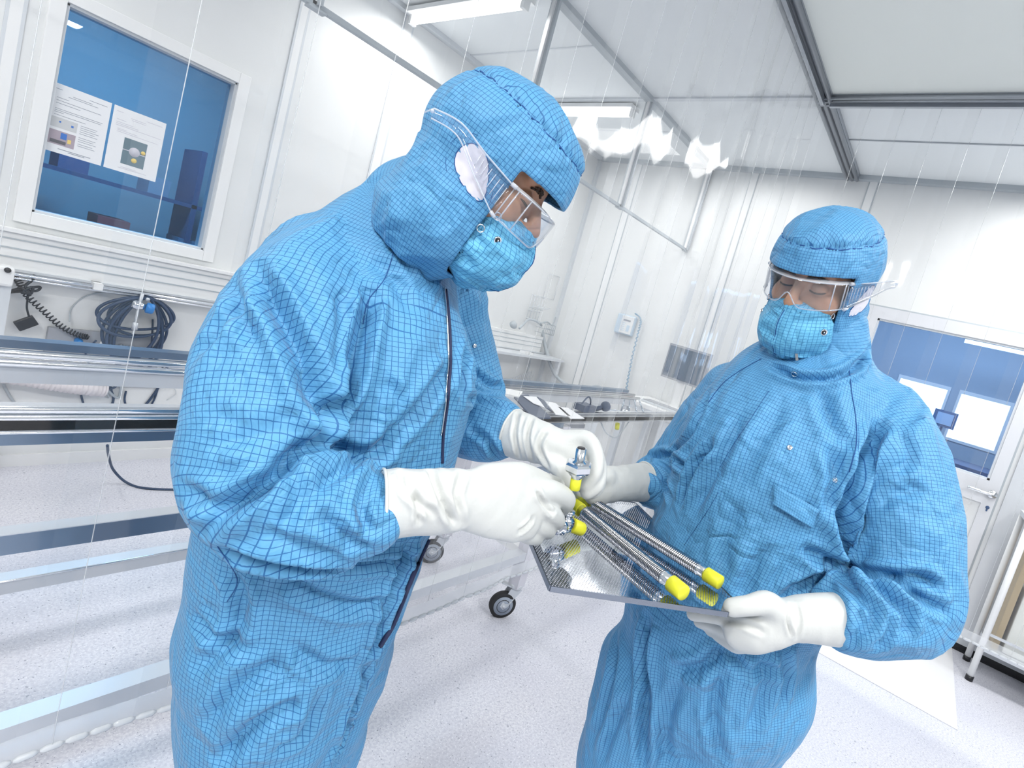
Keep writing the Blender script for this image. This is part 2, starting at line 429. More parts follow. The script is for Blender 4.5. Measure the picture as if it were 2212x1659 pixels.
# ---------------------------------------------------------------- the room
XW, YW, ZC = 4.61, 3.37, 3.04      # far wall, left wall, ceiling
XB, YR = -3.2, -3.4                # wall behind the camera, right wall
def floor_mat():
    m = mat('speckled vinyl', (.72, .73, .80), .32, 0, .4); N, L, b = nt(m)
    tc = N.new('ShaderNodeTexCoord')
    def nz(scale, lo, hi, stretch=(1, 1, 1)):
        mp = N.new('ShaderNodeMapping'); mp.inputs['Scale'].default_value = stretch; L.new(tc.outputs['Object'], mp.inputs[0])
        n = N.new('ShaderNodeTexNoise'); n.inputs['Scale'].default_value = scale; n.inputs['Detail'].default_value = 2; L.new(mp.outputs[0], n.inputs['Vector'])
        r = N.new('ShaderNodeMapRange'); r.inputs[1].default_value = lo; r.inputs[2].default_value = hi; L.new(n.outputs['Fac'], r.inputs[0]); return r.outputs[0]
    def mix(f, a, c):
        x = N.new('ShaderNodeMix'); x.data_type = 'RGBA'; L.new(f, x.inputs[0])
        if isinstance(a, tuple): x.inputs[6].default_value = (*a, 1)
        else: L.new(a, x.inputs[6])
        x.inputs[7].default_value = (*c, 1); return x.outputs[2]
    c = mix(nz(3, .35, .65), (.70, .71, .79), (.75, .76, .82))
    c = mix(nz(110, .42, .60), c, (.62, .63, .71))
    c = mix(nz(150, .60, .66, (1, 1.3, 1)), c, (.86, .87, .93))
    c = mix(nz(130, .665, .70, (1.2, 1, 1)), c, (.27, .29, .36))
    c = mix(nz(60, .68, .71), c, (.40, .42, .50))
    L.new(c, b.inputs['Base Color']); return m
FL = floor_mat()
M['dim'] = mat('grey wall cutting fill', (.34, .37, .40), .6)  # unseen walls darkened to cut the light bounced back from them
struct(MB().box((XB, YR, -.06), (XW + .1, YW + .1, 0)).build('floor', FL))
struct(MB().box((XB, YR, ZC), (XW + .1, YW + .1, ZC + .1)).build('ceiling', M['ceil']))
# left wall with the opening of window 1, ends left clear
wx0, wx1, wz0, wz1 = .545, 1.245, 1.225, 2.14
b = MB()
for a, c in (((XB, YW, 0), (wx0, YW + .1, ZC)), ((wx1, YW, 0), (XW + .1, YW + .1, ZC)), ((wx0, YW, 0), (wx1, YW + .1, wz0)), ((wx0, YW, wz1), (wx1, YW + .1, ZC))): b.box(a, c)
struct(b.build('wall_left', M['panel']))
# far wall: door with window, opening
dy0, dy1, dz = -.457, .62, 2.11
vy0, vy1, vz0, vz1 = -.386, .53, 1.135, 2.02
b = MB()
for a, c in (((XW, YR, 0), (XW + .1, dy0, ZC)), ((XW, dy1, 0), (XW + .1, YW + .1, ZC)), ((XW, dy0, dz), (XW + .1, dy1, ZC))): b.box(a, c)
struct(b.build('wall_far', M['panel']))
struct(MB().box((XB - .1, YR - .1, 0), (XB, YW + .1, ZC)).build('wall_back', M['dim']))
struct(MB().box((XB, YR - .1, 0), (XW + .1, YR, ZC)).build('wall_right', M['dim']))
# wall joints: a raised strip between two grey edge lines
def joint_left(x, w=.06, z0=0., z1=ZC, n=1):
    b = MB(); b.box((x - w / 2, YW - .006, z0), (x + w / 2, YW, z1)); b.m(1)
    for s in (-1, 1): b.box((x + s * w / 2 - .006, YW - .0065, z0), (x + s * w / 2 + .006, YW - .0005, z1))
    o = b.build('trim_%d' % n, [M['white'], M['lgrey']]); struct(o)
def joint_far(y, w=.06, z0=0., z1=ZC, n=1):
    b = MB(); b.box((XW - .006, y - w / 2, z0), (XW, y + w / 2, z1)); b.m(1)
    for s in (-1, 1): b.box((XW - .0065, y + s * w / 2 - .004, z0), (XW - .0005, y + s * w / 2 + .004, z1))
    struct(b.build('trim_%d' % n, [M['white'], M['grey']]))
k = 1
for x, w in ((.40, .05), (1.50, .05), (2.15, .07), (3.30, .06)): joint_left(x, w, 1.13, ZC, k); k += 1
for y, w in ((2.90, .075), (1.75, .06), (.85, .06)): joint_far(y, w, 0, ZC, k); k += 1
# corner post and wall / ceiling covings
struct(MB().box((XW - .035, YW - .035, 0), (XW, YW, ZC)).build('trim_%d' % k, M['lgrey'])); k += 1
struct(MB().box((XB, YW - .05, ZC - .03), (XW, YW, ZC)).build('trim_%d' % k, M['lgrey'])); k += 1
struct(MB().box((XW - .05, YR, ZC - .035), (XW, YW, ZC)).build('trim_%d' % k, M['grey'])); k += 1
struct(MB().box((XW - .012, dy1 + .0, 0), (XW, YW, .06)).build('baseboard_far', M['lgrey']))
struct(MB().box((XB, YW - .012, 0), (XW, YW, .06)).build('baseboard_left', M['white']))
struct(MB().box((XW - .012, YR, 0), (XW, dy0 - .02, .05)).box((XW - .014, YR, -.001), (XW + .0, dy1, .012)).build('kick_gap', M['black']))  # black strip puts in the dark kick gap at the floor
# ceiling grid
b = MB(); b.box((XB, 2.13, ZC - .03), (XW, 2.19, ZC + .01)); b.m(1)
b.box((3.32, 1.04, ZC - .012), (3.36, YW, ZC + .01))
for x in (1.2, 2.15): b.box((x - .02, 2.19, ZC - .012), (x + .02, YW, ZC + .01))
for x in (2.66, 3.9): b.box((x - .006, 2.19, ZC - .006), (x + .006, YW, ZC + .01))
struct(b.build('trim_%d' % k, [M['grey'], M['lgrey']])); k += 1
b = MB()
for y in (.965, 1.0, 1.035): b.tube([(XB, y, ZC - .035), (XW - .02, y, ZC - .035)], .014, 8)
for x in (3.27, 3.31, 3.35): b.tube([(x, 1.035, ZC - .035), (x, YR, ZC - .035)], .014, 8)
b.box((XB, .95, ZC - .03), (XW, 1.05, ZC + .01)).box((3.26, YR, ZC - .03), (3.36, 1.0, ZC + .01))
for x in (3.92,): b.box((x - .005, YR, ZC - .006), (x + .005, .97, ZC + .01))
struct(b.build('trim_%d' % k, M['frame'])); k += 1
struct(MB().box((XB, YR, ZC - .02), (3.26, .95, ZC + .005)).build('ceiling_filter', M['filter']))
# ---- window 1 in the left wall
fr = MB(); t = .055
for a, c in (((wx0 - t, YW - .02, wz0 - t), (wx0, YW + .03, wz1 + t)), ((wx1, YW - .02, wz0 - t), (wx1 + t, YW + .03, wz1 + t)), ((wx0, YW - .02, wz1), (wx1, YW + .03, wz1 + t)), ((wx0, YW - .02, wz0 - t), (wx1, YW + .03, wz0))): fr.box(a, c)
fr.m(1)
for a, c in (((wx0 - .004, YW - .005, wz0), (wx0 + .012, YW + .09, wz1)), ((wx1 - .012, YW - .005, wz0), (wx1 + .004, YW + .09, wz1)), ((wx0, YW - .005, wz0 - .004), (wx1, YW + .09, wz0 + .012)), ((wx0, YW - .005, wz1 - .012), (wx1, YW + .09, wz1 + .004))): fr.box(a, c)
win = fr.build('window_1', [M['white'], M['lgrey']], bevel=.002); struct(win)
def glass(name, tint, rf=1.0):
    return clear_film(name, .0, .0, tint, rf)
gl = MB().box((wx0, YW + .045, wz0), (wx1, YW + .051, wz1)).build('pane', glass('blue tinted glass', (.46, .70, .88), .8), win)
# dark room beyond
M['navyroom'] = mat('blue grey wall', (.24, .40, .52), .7)
M['navydark'] = mat('dark blue cupboard', (.03, .08, .2), .6)
b = MB(); y1 = YW + 2.6
b.box((-.9, y1, 0), (3.4, y1 + .05, ZC)).box((-.95, YW + .1, 0), (-.9, y1, ZC)).box((3.4, YW + .1, 0), (3.45, y1, ZC)).box((-.95, YW + .1, -.06), (3.45, y1, 0)).box((-.95, YW + .1, ZC), (3.45, y1, ZC + .05))
struct(b.build('wall_beyond', M['navyroom']))
# ---- door in the far wall with its window
dr = MB()
for a, c in (((XW - .02, dy0 + .006, .05), (XW + .03, vy0, dz - .006)), ((XW - .02, vy1, .05), (XW + .03, dy1 - .006, dz - .006)), ((XW - .02, vy0, vz1), (XW + .03, vy1, dz - .006)), ((XW - .02, vy0, .98), (XW + .03, vy1, vz0)), ((XW - .02, vy0, .05), (XW + .03, vy1, .2))): dr.box(a, c)
dr.m(1); dr.box((XW - .005, vy0 - .01, .19), (XW + .02, vy1 + .01, .99))
dr.m(2)
for a, c in (((XW - .012, vy0, vz0), (XW + .03, vy0 + .014, vz1)), ((XW - .012, vy1 - .014, vz0), (XW + .03, vy1, vz1)), ((XW - .012, vy0, vz0), (XW + .03, vy1, vz0 + .014)), ((XW - .012, vy0, vz1 - .014), (XW + .03, vy1, vz1))): dr.box(a, c)
M['doorp'] = mat('pale door paint', (.70, .72, .76), .4)
door = dr.build('door_1', [M['doorp'], M['panel'], M['lgrey']]); struct(door)
gp = MB().box((XW + .008, vy0, vz0), (XW + .014, vy1, vz1)).build('pane', glass('pale blue glass', (.74, .86, 1.)), door)
h = MB(); hy = -.425
h.lathe((XW - .02, hy, 1.055), (-1, 0, 0), [(0, .026), (.008, .026), (.010, .02), (.011, .011), (.045, .011)], 20)
h.tube(bez([(XW - .062, hy, 1.055), (XW - .066, hy + .03, 1.055), (XW - .064, hy + .135, 1.055)], 6), .011, 12)
h.build('handle', M['chrome'], door)
MB().lathe((XW - .02, hy, .965), (-1, 0, 0), [(0, .011), (.003, .010), (.004, 0)], 14).box((XW - .024, hy - .004, .94), (XW - .02, hy + .004, .965)).build('keyhole', M['navydark'], door)
struct(MB().box((XW - .004, dy0 - .006, .0), (XW + .02, dy0 + .006, dz)).box((XW - .004, dy0, dz - .004), (XW + .02, dy1, dz + .006)).build('trim_%d' % k, M['grey'])); k += 1
M['pier'] = mat('grey wall panel', (.62, .65, .69), .4)
struct(MB().box((XW - .02, YR, .05), (XW, dy0 - .03, ZC - .03)).build('trim_%d' % k, M['pier'])); k += 1
# ---- the lit room beyond the door
M['bluewall'] = mat('blue wall', (.36, .46, .57), .7)
XF = 7.6
b = MB(); b.box((XF, -2.4, 0), (XF + .05, 2.6, 1.22)).box((XF, -2.4, 1.80), (XF + .05, 2.6, ZC)).box((XF, .47, 1.22), (XF + .05, 2.6, 1.80)).box((XF, -2.4, 1.22), (XF + .05, -.61, 1.80)).box((XF, -.125, 1.22), (XF + .05, -.045, 1.80))
b.box((XW + .1, -2.45, 0), (XF, -2.4, ZC)).box((XW + .1, 2.6, 0), (XF, 2.65, ZC)).box((XW + .1, -2.4, -.06), (XF + .05, 2.6, 0)).box((XW + .1, -2.4, ZC), (XF + .05, 2.6, ZC + .05))
struct(b.build('wall_beyond', M['bluewall']))
sky = emit('bright daylight', (.88, .94, 1), 3.)
struct(MB().box((XF + .3, -.8, 1.0), (XF + .32, .6, 2.0)).build('window_3', sky))
b = MB()
for ya, yb in ((-.61, -.125), (-.045, .47)):
    b.box((XF - .01, ya, 1.76), (XF + .02, yb, 1.80)).box((XF - .01, ya, 1.22), (XF + .02, yb, 1.25)).box((XF - .01, ya, 1.25), (XF + .02, ya + .025, 1.76)).box((XF - .01, yb - .025, 1.25), (XF + .02, yb, 1.76))
struct(b.build('window_2', M['white']))
# ---------------------------------------------------------------- people
def fold3(amp, along, f1, f2, seed, second=.5):
    """folds that run along a world direction: low frequency along it, high across"""
    e = np.array(along, float); e /= np.linalg.norm(e)
    a = np.cross(e, [0.3, 0.5, .8]); a /= np.linalg.norm(a); b = np.cross(e, a)
    Mx = np.array([e * f1, a * f2, b * f2]).T.astype(np.float32)
    def f(s, an, X):
        q = X @ Mx
        w = noise3(q * .55 + seed + 9.3)[:, None] * .8
        n = noise3(q + seed + w); r = 1 - np.abs(n) * 1.6
        n2 = noise3(q * 2.1 + seed * 1.7 + 4.1 + w)
        return amp * (r * np.abs(r) - .15 + second * .6 * (1 - np.abs(n2) * 2))
    return f
class Frame:
    """head frame: x = to the person's left on screen ('side'), y = forward, z = up"""
    def __init__(s, o, fwd, up, k=1.0):
        s.o = np.array(o); s.y = np.array(fwd, float); s.y /= np.linalg.norm(s.y)
        z = np.array(up, float); z -= s.y * (z @ s.y); s.z = z / np.linalg.norm(z); s.x = np.cross(s.y, s.z)
        s.A = np.array([s.x, s.y, s.z]); s.k = k
    def w(s, p): return (np.asarray(p, float) * s.k) @ s.A + s.o
    def l(s, X): return (np.asarray(X, float) - s.o) @ s.A.T / s.k
def ell(p, c, r):
    q = (p - np.array(c)) / np.array(r); n = np.sqrt((q ** 2).sum(1)); g = np.sqrt(((q / np.array(r)) ** 2).sum(1)) + 1e-9
    return np.where(n < .3, (n - 1) * min(r), n * (n - 1) / g)
def cap_(p, a, b, ra, rb):
    a = np.array(a); b = np.array(b); ab = b - a; t = np.clip((p - a) @ ab / (ab @ ab), 0, 1)
    return np.linalg.norm(p - a - t[:, None] * ab, axis=1) - (ra + (rb - ra) * t)
def face_sdf(p):
    """head with brow, sockets, lids, nose, cheeks, mouth and ears, head frame"""
    x = np.abs(p[:, 0]); q = p.copy(); q[:, 0] = x
    d = ell(p, (0, -.012, .035), (.074, .094, .088))
    d = smin(d, ell(p, (0, .03, -.045), (.060, .060, .072)), .03)
    d = smin(d, ell(p, (0, .062, -.102), (.026, .026, .020)), .03)
    d = smin(d, cap_(q, (.0, .083, .022), (.046, .070, .022), .012, .010), .014)
    d = smin(d, ell(q, (.043, .060, -.036), (.022, .022, .022)), .02)
    d = smax(d, -ell(q, (.031, .098, -.004), (.019, .018, .013)), .012)
    d = smin(d, ell(q, (.031, .074, -.005), (.0155, .0135, .0125)), .003)
    d = smin(d, cap_(p, (0, .088, .006), (0, .112, -.034), .0075, .0115), .012)
    d = smin(d, ell(q, (.011, .100, -.038), (.0075, .010, .0075)), .008)
    d = smin(d, ell(p, (0, .088, -.066), (.024, .012, .007)), .008)
    d = smin(d, ell(p, (0, .086, -.077), (.021, .012, .007)), .006)
    d = smin(d, ell(q, (.078, -.012, -.006), (.008, .020, .032)), .008)
    d = smin(d, cap_(p, (0, -.015, -.05), (0, -.02, -.14), .048, .046), .03)
    return d
BRIM = .029
def hood_sdf(p, puff=1.0):
    th = np.arctan2(p[:, 1], p[:, 0])
    d = ell(p, (0, .003, .028), (.094, .125, .104))
    d = smin(d, ell(p, (0, .004, -.075), (.086, .090, .105)), .04)
    d = smin(d, ell(p, (0, -.026, -.120), (.084, .080, .084)), .04)
    z = p[:, 2]; zs = .082 - p[:, 1] * .06
    g = np.abs(z - zs)
    gather = np.sin(th * 34 + 2.3 * np.sin(th * 5)) * np.exp(-g / .016) * .0013
    d = d + .003 * np.exp(-(g / .004) ** 2) + gather
    d = d - .004 * np.exp(-(((z - zs) - .022) / .02) ** 2)
    fx = np.stack([th * 3.2, p[:, 2] * 14, p[:, 1] * 6], 1)
    n = noise3(fx + 3.3); n2 = noise3(p * np.array([26, 22, 15]) + 7.7)
    calm = 1 - .85 * np.exp(-(((p[:, 1] - .012) / .055) ** 2 + ((z + .03) / .06) ** 2) ** 2)
    amp = np.where(z > -.03, .0035, .0065) * calm
    d = d - amp * ((1 - np.abs(n) * 2) * .6 + (1 - np.abs(n2) * 2) * .55)
    side = .052
    op = np.maximum(np.maximum(side - p[:, 1] + np.maximum(np.abs(p[:, 0]) - .03, 0) * .12, z - (BRIM - .05 * np.clip(.1 - p[:, 1], 0, .1))), -(z + .16 + (p[:, 1] - .05) * .2))
    return d, op
def mask_sdf(p):
    x = np.abs(p[:, 0])
    d = ell(p, (0, .045, -.095), (.0735, .078, .074))
    d = smin(d, ell(p, (0, .085, -.10), (.05, .05, .045)), .03)
    d = smin(d, ell(p, (0, .10, -.05), (.02, .022, .02)), .025)
    top = -.040 + .010 * np.exp(-(x / .02) ** 2) - .13 * np.clip(x - .02, 0, 1)
    n = noise3(p * np.array([18, 20, 60]) + 1.7); n2 = noise3(p * np.array([50, 30, 22]) + 5.1)
    d = d - .0045 * (1 - np.abs(n) * 2) - .002 * (1 - np.abs(n2) * 2) - .003 * np.exp(-(x / .004) ** 2)
    d = d + np.clip(.068 - p[:, 1], 0, .06) * .55
    return smax(d, p[:, 2] - top, .004), top
def local_mesh(name, fr, fn, lo, hi, h, m, parent, shell=0, it=1, uvf=None):
    lo = np.array(lo, float); n = np.ceil((np.array(hi) - lo) / h).astype(int) + 1
    ax = [lo[c] + np.arange(n[c]) * h for c in range(3)]
    g = np.stack(np.meshgrid(*ax, indexing='ij'), -1).reshape(-1, 3)
    F = fn(g).reshape(n).astype(np.float32)
    V, Fc = nets(F, lo, h); V = relax(V, Fc, it)
    uv = uvf(V, Fc) if uvf else None
    return mesh_from(name, fr.w(V), Fc, m, parent, uv)
def cyl_uv(V, Fc, R_=.105, zt=None):
    C = V[Fc]; th = np.arctan2(C[..., 0], C[..., 1]); dth = th - th[:, :1]
    th = np.where(dth > PI, th - 2 * PI, np.where(dth < -PI, th + 2 * PI, th))
    uv = np.stack([th * R_, C[..., 2]], -1)
    if zt is not None:
        top = C[..., 2].mean(1) > zt + .0 - C[..., 1].mean(1) * .06
        uv[top] = C[top][..., :2]
    return uv.reshape(-1, 2)
def march(fn, o, d, t0=0., t1=.25):
    """first surface met from outside along -d, head frame"""
    o = np.array(o, float); d = np.array(d, float); d /= np.linalg.norm(d)
    ts = np.linspace(t1, t0, 120); X = o + ts[:, None] * d; v = fn(X); k = np.where(v < 0)[0]
    return X[k[0]] if len(k) else X[-1]
def build_head(person, fr, sm='suit', brim=.029, gz=0.):
    global BRIM
    BRIM = brim
    hs = lambda p: hood_sdf(p)[0]
    # hood: outer surface with a face opening and a thin wall
    def hood(p):
        d, op = hood_sdf(p); d = smax(d, -(d + .006), .001) if False else np.maximum(d, -(d + .007))
        d = smax(d, -op, .004)
        return np.maximum(d, -(p[:, 2] + .19 + (p[:, 1]) * .15))
    ho = local_mesh('hood', fr, hood, (-.125, -.15, -.20), (.125, .15, .155), .0034, M[sm], person, uvf=lambda V, F_: cyl_uv(V, F_, .105, .084))
    # crown seam
    pts = []
    for k in range(241):
        th = 2 * PI * k / 240; c = math.cos(th); s = math.sin(th); z = .082 - s * .115 * .06 + .0012 * math.sin(th * 17)
        q = march(hs, (0, 0, z), (c, s, 0)); pts.append(fr.w(q + np.array([c, s, 0]) * .0009))
    MB().tube(pts, .0011, 6, False).build('crown_seam', M['seam'], ho)
    # brim edge
    # mask
    def mask(p):
        d, t = mask_sdf(p); return np.maximum(d, -(d + .006))
    mk = local_mesh('face_mask', fr, mask, (-.1, -.03, -.19), (.1, .155, -.02), .003, M['mask'], person, uvf=lambda V, F_: cyl_uv(V, F_, .085))
    ms = lambda p: mask_sdf(p)[0]
    pts = [fr.w(march(ms, (0, .03, z), (0, 1, 0)) + np.array([0, .0004, 0])) for z in np.linspace(-.045, -.145, 16)]
    MB().tube(pts, .0008, 6).build('centre_seam', M['seam'], mk)
    for sx in (-1, 1):
        n = np.array([sx * .74, .67, 0])
        q = march(ms, (0, .03, -.078), n); d_ = fr.w(n) - fr.o
        b = MB(); b.lathe(fr.w(q) + d_ * .0005, d_, [(-.002, .0058), (.0012, .0058), (.0018, .005), (.0008, .0042), (.0006, .0)], 20)
        b.m(1).lathe(fr.w(q) + d_ * .0014, d_, [(0, .0038), (.0006, .0036), (.0008, 0)], 16)
        b.m(0).lathe(fr.w(q) + d_ * .002, d_, [(0, .0016), (.0012, .0013), (.0014, 0)], 12)
        b.build('snap_fastener', [M['chrome'], M['black']], mk)
        # rings pressed into the hood
        for (yy, zz) in ((.060, -.052), (.052, -.080)):
            q = march(hs, (0, yy, zz), (sx, .12, 0)); a_ = fr.w((sx, .12, 0)) - fr.o; a_ /= np.linalg.norm(a_)
            ang = np.linspace(0, 2 * PI, 25); u = np.cross(a_, fr.z); u /= np.linalg.norm(u); v = np.cross(a_, u)
            c = fr.w(q) + a_ * .0012
            MB().tube([c + (u * math.cos(t) + v * math.sin(t)) * .0052 for t in ang], .0009, 6, False).build('snap_ring', M['chrome'], ho)
        # mesh ear window
        vv = []; ff = []; nr = 7; na = 28
        for i in range(nr + 1):
            for j in range(na):
                t = 2 * PI * j / na; r = i / nr
                a = r * math.cos(t) * .022; b_ = r * math.sin(t) * .038
                # teardrop pointing forward and down
                a *= 1 - .35 * math.sin(t)
                yy = .010 + a * .62 + b_ * .78; zz = -.028 + a * .78 - b_ * .62
                q = march(hs, (0, yy, zz), (sx, 0, 0)); vv.append(fr.w(q + np.array([sx * (.0012 + .0012 * (1 - r ** 6)), 0, 0])))
        for i in range(nr):
            for j in range(na):
                f = (i * na + j, i * na + (j + 1) % na, (i + 1) * na + (j + 1) % na, (i + 1) * na + j); ff.append(f if sx < 0 else f[::-1])
        e = raw('ear_window', vv, ff, M['patch'], None, True); fix_parent(e, ho)
        rim = [vv[nr * na + j] for j in range(na)] + [vv[nr * na]]
        MB().tube(rim, .0007, 5, False).build('window_stitching', M['seam'], ho)
        # second stitched ring round the window
        rim2 = []
        for j in range(na + 1):
            t = 2 * PI * j / na; a = math.cos(t) * .032 * (1 - .25 * math.sin(t)); b_ = math.sin(t) * .052
            q = march(hs, (0, .008 + a * .62 + b_ * .78, -.030 + a * .78 - b_ * .62), (sx, 0, 0)); rim2.append(fr.w(q + np.array([sx * .0004, 0, 0])))
        MB().tube(rim2, .00045, 5, False).build('window_stitching', M['seam'], ho)
    # eyebrows and lashes
    for sx in (-1, 1):
        fs = face_sdf
        b = MB()
        rr = random.Random(4)
        for k in range(70):
            t = k / 69; x = sx * (.014 + .040 * t); z = .0125 + .006 * math.sin(t * 2.4) - .004 * t + rr.uniform(-.003, .003)
            q = march(fs, (x * .75, .02, z), (x * .25, 1, 0), 0, .14)
            v = np.array([sx * .006, .0012, .0025 - .003 * t + rr.uniform(-.0015, .0015)])
            b.tube([fr.w(q - v * .3), fr.w(q + v * .5 + np.array([0, .0009, 0])), fr.w(q + v)], [.0011, .0010, .0004], 4)
        b.build('eyebrow', M['hair'], person)
        b = MB(); lid = []
        for k in range(13):
            t = -1 + 2 * k / 12; x = sx * .031 + t * .0145; z = -.0105 - .002 * (1 - t * t)
            q = march(fs, (x, .02, z), (0, 1, 0), 0, .14); lid.append(q)
        b.tube([fr.w(q + np.array([0, .0006, 0])) for q in lid], [.0004] + [.0019] * 11 + [.0004], 6)
        for q in lid[1:-1]: b.tube([fr.w(q), fr.w(q + np.array([0, .0045, -.0035]))], [.0004, .0001], 4)
        b.build('eyelashes', M['hair'], person)
        c = MB(); up = []
        for k in range(11):
            t = -1 + 2 * k / 10; x = sx * .031 + t * .015; z = .004 + .0035 * (1 - t * t)
            q = march(fs, (x, .02, z), (0, 1, 0), 0, .14); up.append(fr.w(q))
        c.tube(up, [.0002] + [.0007] * 9 + [.0002], 5); c.build('eyelid_crease', M['hair'], person)
    # safety goggles
    g = empty('safety_goggles', fr.o); fix_parent_keep(g, person)
    def lens(t, z):   # t -1..1 round the face
        a = t * 1.32; return np.array([.081 * math.sin(a), .046 + .078 * math.cos(a) + .006 * (1 - abs(t)), z + gz])
    nt_, nz = 40, 12; V = []; Fq = []
    def zlim(t):
        zt = .018 - .003 * abs(t) ** 2; zb = -.036 + .003 * abs(t) ** 2 + .026 * math.exp(-(t / .13) ** 2); return zt, zb
    for i in range(nt_ + 1):
        t = -1 + 2 * i / nt_; zt, zb = zlim(t)
        for j in range(nz + 1): V.append(fr.w(lens(t, zb + (zt - zb) * j / nz)))
    for i in range(nt_):
        for j in range(nz): Fq.append((i * (nz + 1) + j, (i + 1) * (nz + 1) + j, (i + 1) * (nz + 1) + j + 1, i * (nz + 1) + j + 1))
    le = raw('lens', V, Fq, M['goggle'], None, True); fix_parent(le, g)
    sol = le.modifiers.new('thickness', 'SOLIDIFY'); sol.thickness = .0018
    ed = MB()
    for s_ in (0, 1):
        ed.tube([fr.w(lens(-1 + 2 * i / 60, zlim(-1 + 2 * i / 60)[s_])) for i in range(61)], .0013, 6)
    for t in (-1, 1, -.93, .93, -.72, .72):
        zt, zb = zlim(t); ed.tube([fr.w(lens(t, zb)), fr.w(lens(t, zt))], .0012, 6)
    # upper ledge to the brow
    Vb = []; Fb = []
    for i in range(41):
        t = -1 + i / 20; a = lens(t, zlim(t)[0]); Vb += [fr.w(a), fr.w(a * np.array([.96, .93, 1]) + np.array([0, -.004, .004]))]
    Fb = [(2 * i, 2 * i + 2, 2 * i + 3, 2 * i + 1) for i in range(40)]
    ed.add(Vb, Fb, True)
    ed.build('lens_frame', M['gedge'], g)
    for sx in (-1, 1):
        A1 = np.array([sx * .081, .064, .015 + gz]); A0 = np.array([sx * .081, .064, -.034 + gz])
        B1 = np.array([sx * .098, .010, .012 + gz * .5]); B0 = np.array([sx * .098, .012, -.018 + gz * .5])
        C1 = np.array([sx * .108, -.035, .010]); C0 = np.array([sx * .108, -.03, -.006]); D = np.array([sx * .108, -.075, .002]); E_ = np.array([sx * .106, -.083, -.010])
        path1 = bez([A1, B1, C1, D], 8); path0 = bez([A0, B0, C0, D + np.array([0, .004, -.012])], 8)
        V = []; 
        for a, b in zip(path1, path0): V += [fr.w(a), fr.w(b)]
        sh = raw('temple', V, [(2 * i, 2 * i + 2, 2 * i + 3, 2 * i + 1) for i in range(len(path1) - 1)], M['goggle'], None, True); fix_parent(sh, g)
        so = sh.modifiers.new('thickness', 'SOLIDIFY'); so.thickness = .0015
        e2 = MB(); e2.tube([fr.w(a) for a in path1 + [E_]], .0013, 6); e2.tube([fr.w(a) for a in path0], .0011, 6)
        e2.tube([fr.w(A1 + np.array([0, .004, .001])), fr.w(A1 * .9 + B1 * .1)], .0035, 8); e2.tube([fr.w(A0 + np.array([0, .004, 0])), fr.w(A0 * .9 + B0 * .1)], .003, 8)
        e2.sphere(fr.w(D + np.array([0, 0, -.004])), .003, 6)
        for k in range(8):
            f = .12 + k * .085; i = f * (len(path1) - 1) * .5; i0 = int(i); a = path1[i0] + (path1[i0 + 1] - path1[i0]) * (i - i0); b = path0[i0] + (path0[i0 + 1] - path0[i0]) * (i - i0)
            e2.tube([fr.w(a * .82 + b * .18), fr.w(a * .22 + b * .78)], .0007, 5)
        e2.build('temple_edge', M['gedge'], sh)
    return ho
def fix_parent_keep(o, parent):
    loc = Vector(o.location); q = parent; w = Vector((0, 0, 0))
    while q is not None: w += Vector(q.location); q = q.parent
    o.parent = parent; o.location = loc - w
def skin_mesh(name, limbs, fr, m):
    """one skin surface: head in detail, trunk and limbs under the suit"""
    F, lo = grid_eval(limbs, .016, .036)
    V, Fc = nets(F, lo, .016); V = relax(V, Fc, 2)
    h = .0026; lo2 = np.array([-.095, -.12, -.20]); n = np.ceil((np.array([.095, .135, .135]) - lo2) / h).astype(int) + 1
    ax = [lo2[c] + np.arange(n[c]) * h for c in range(3)]
    g = np.stack(np.meshgrid(*ax, indexing='ij'), -1).reshape(-1, 3)
    Fh = face_sdf(g).reshape(n); V2, F2 = nets(Fh, lo2, h); V2 = relax(V2, F2, 1, .4)
    V2 = fr.w(V2)
    return mesh_from(name, np.concatenate([V, V2]), np.concatenate([Fc, F2 + len(V)]), m)
def build_suit(person, limbs, h, lines, sm='suit'):
    F, lo = grid_eval(limbs, h)
    V, Fc = nets(F, lo, h); V = relax(V, Fc, 1, .5)
    V, Fc = subdiv(V, Fc); V = relax(V, Fc, 2, .5)
    N = vnormals(V, Fc)
    uv, win = limb_uv(limbs, V, Fc)
    bvh = BVHTree.FromPolygons([tuple(v) for v in V[:]], [tuple(int(i) for i in f) for f in Fc])
    D = strokes(V, N, bvh, lines)
    V = V + N * D[:, None]; V = relax(V, Fc, 1, .35)
    o = mesh_from('coverall', V, Fc, M[sm], person, uv)
    b2 = BVHTree.FromPolygons([tuple(v) for v in V], [tuple(int(i) for i in f) for f in Fc])
    return o, b2
def onsurf(bvh, pts, off=.0008, n=6):
    out = []
    for q in (bez([(a, b, 0) for a, b in pts], n) if n else [(a, b, 0) for a, b in pts]):
        r = ray(q[0], q[1]); r = r / np.linalg.norm(r); h = bvh.ray_cast(Vector(CO), Vector(r), 6)
        if h[0] is not None: out.append(np.array(h[0]) + np.array(h[1]) * off * (1 if Vector(h[1]).dot(Vector(r)) < 0 else -1))
    return out
def seam(bvh, pts, r, m, name, parent, off=.0004):
    p = onsurf(bvh, pts, off)
    if len(p) > 1: return MB().tube(p, r, 6).build(name, M[m], parent)
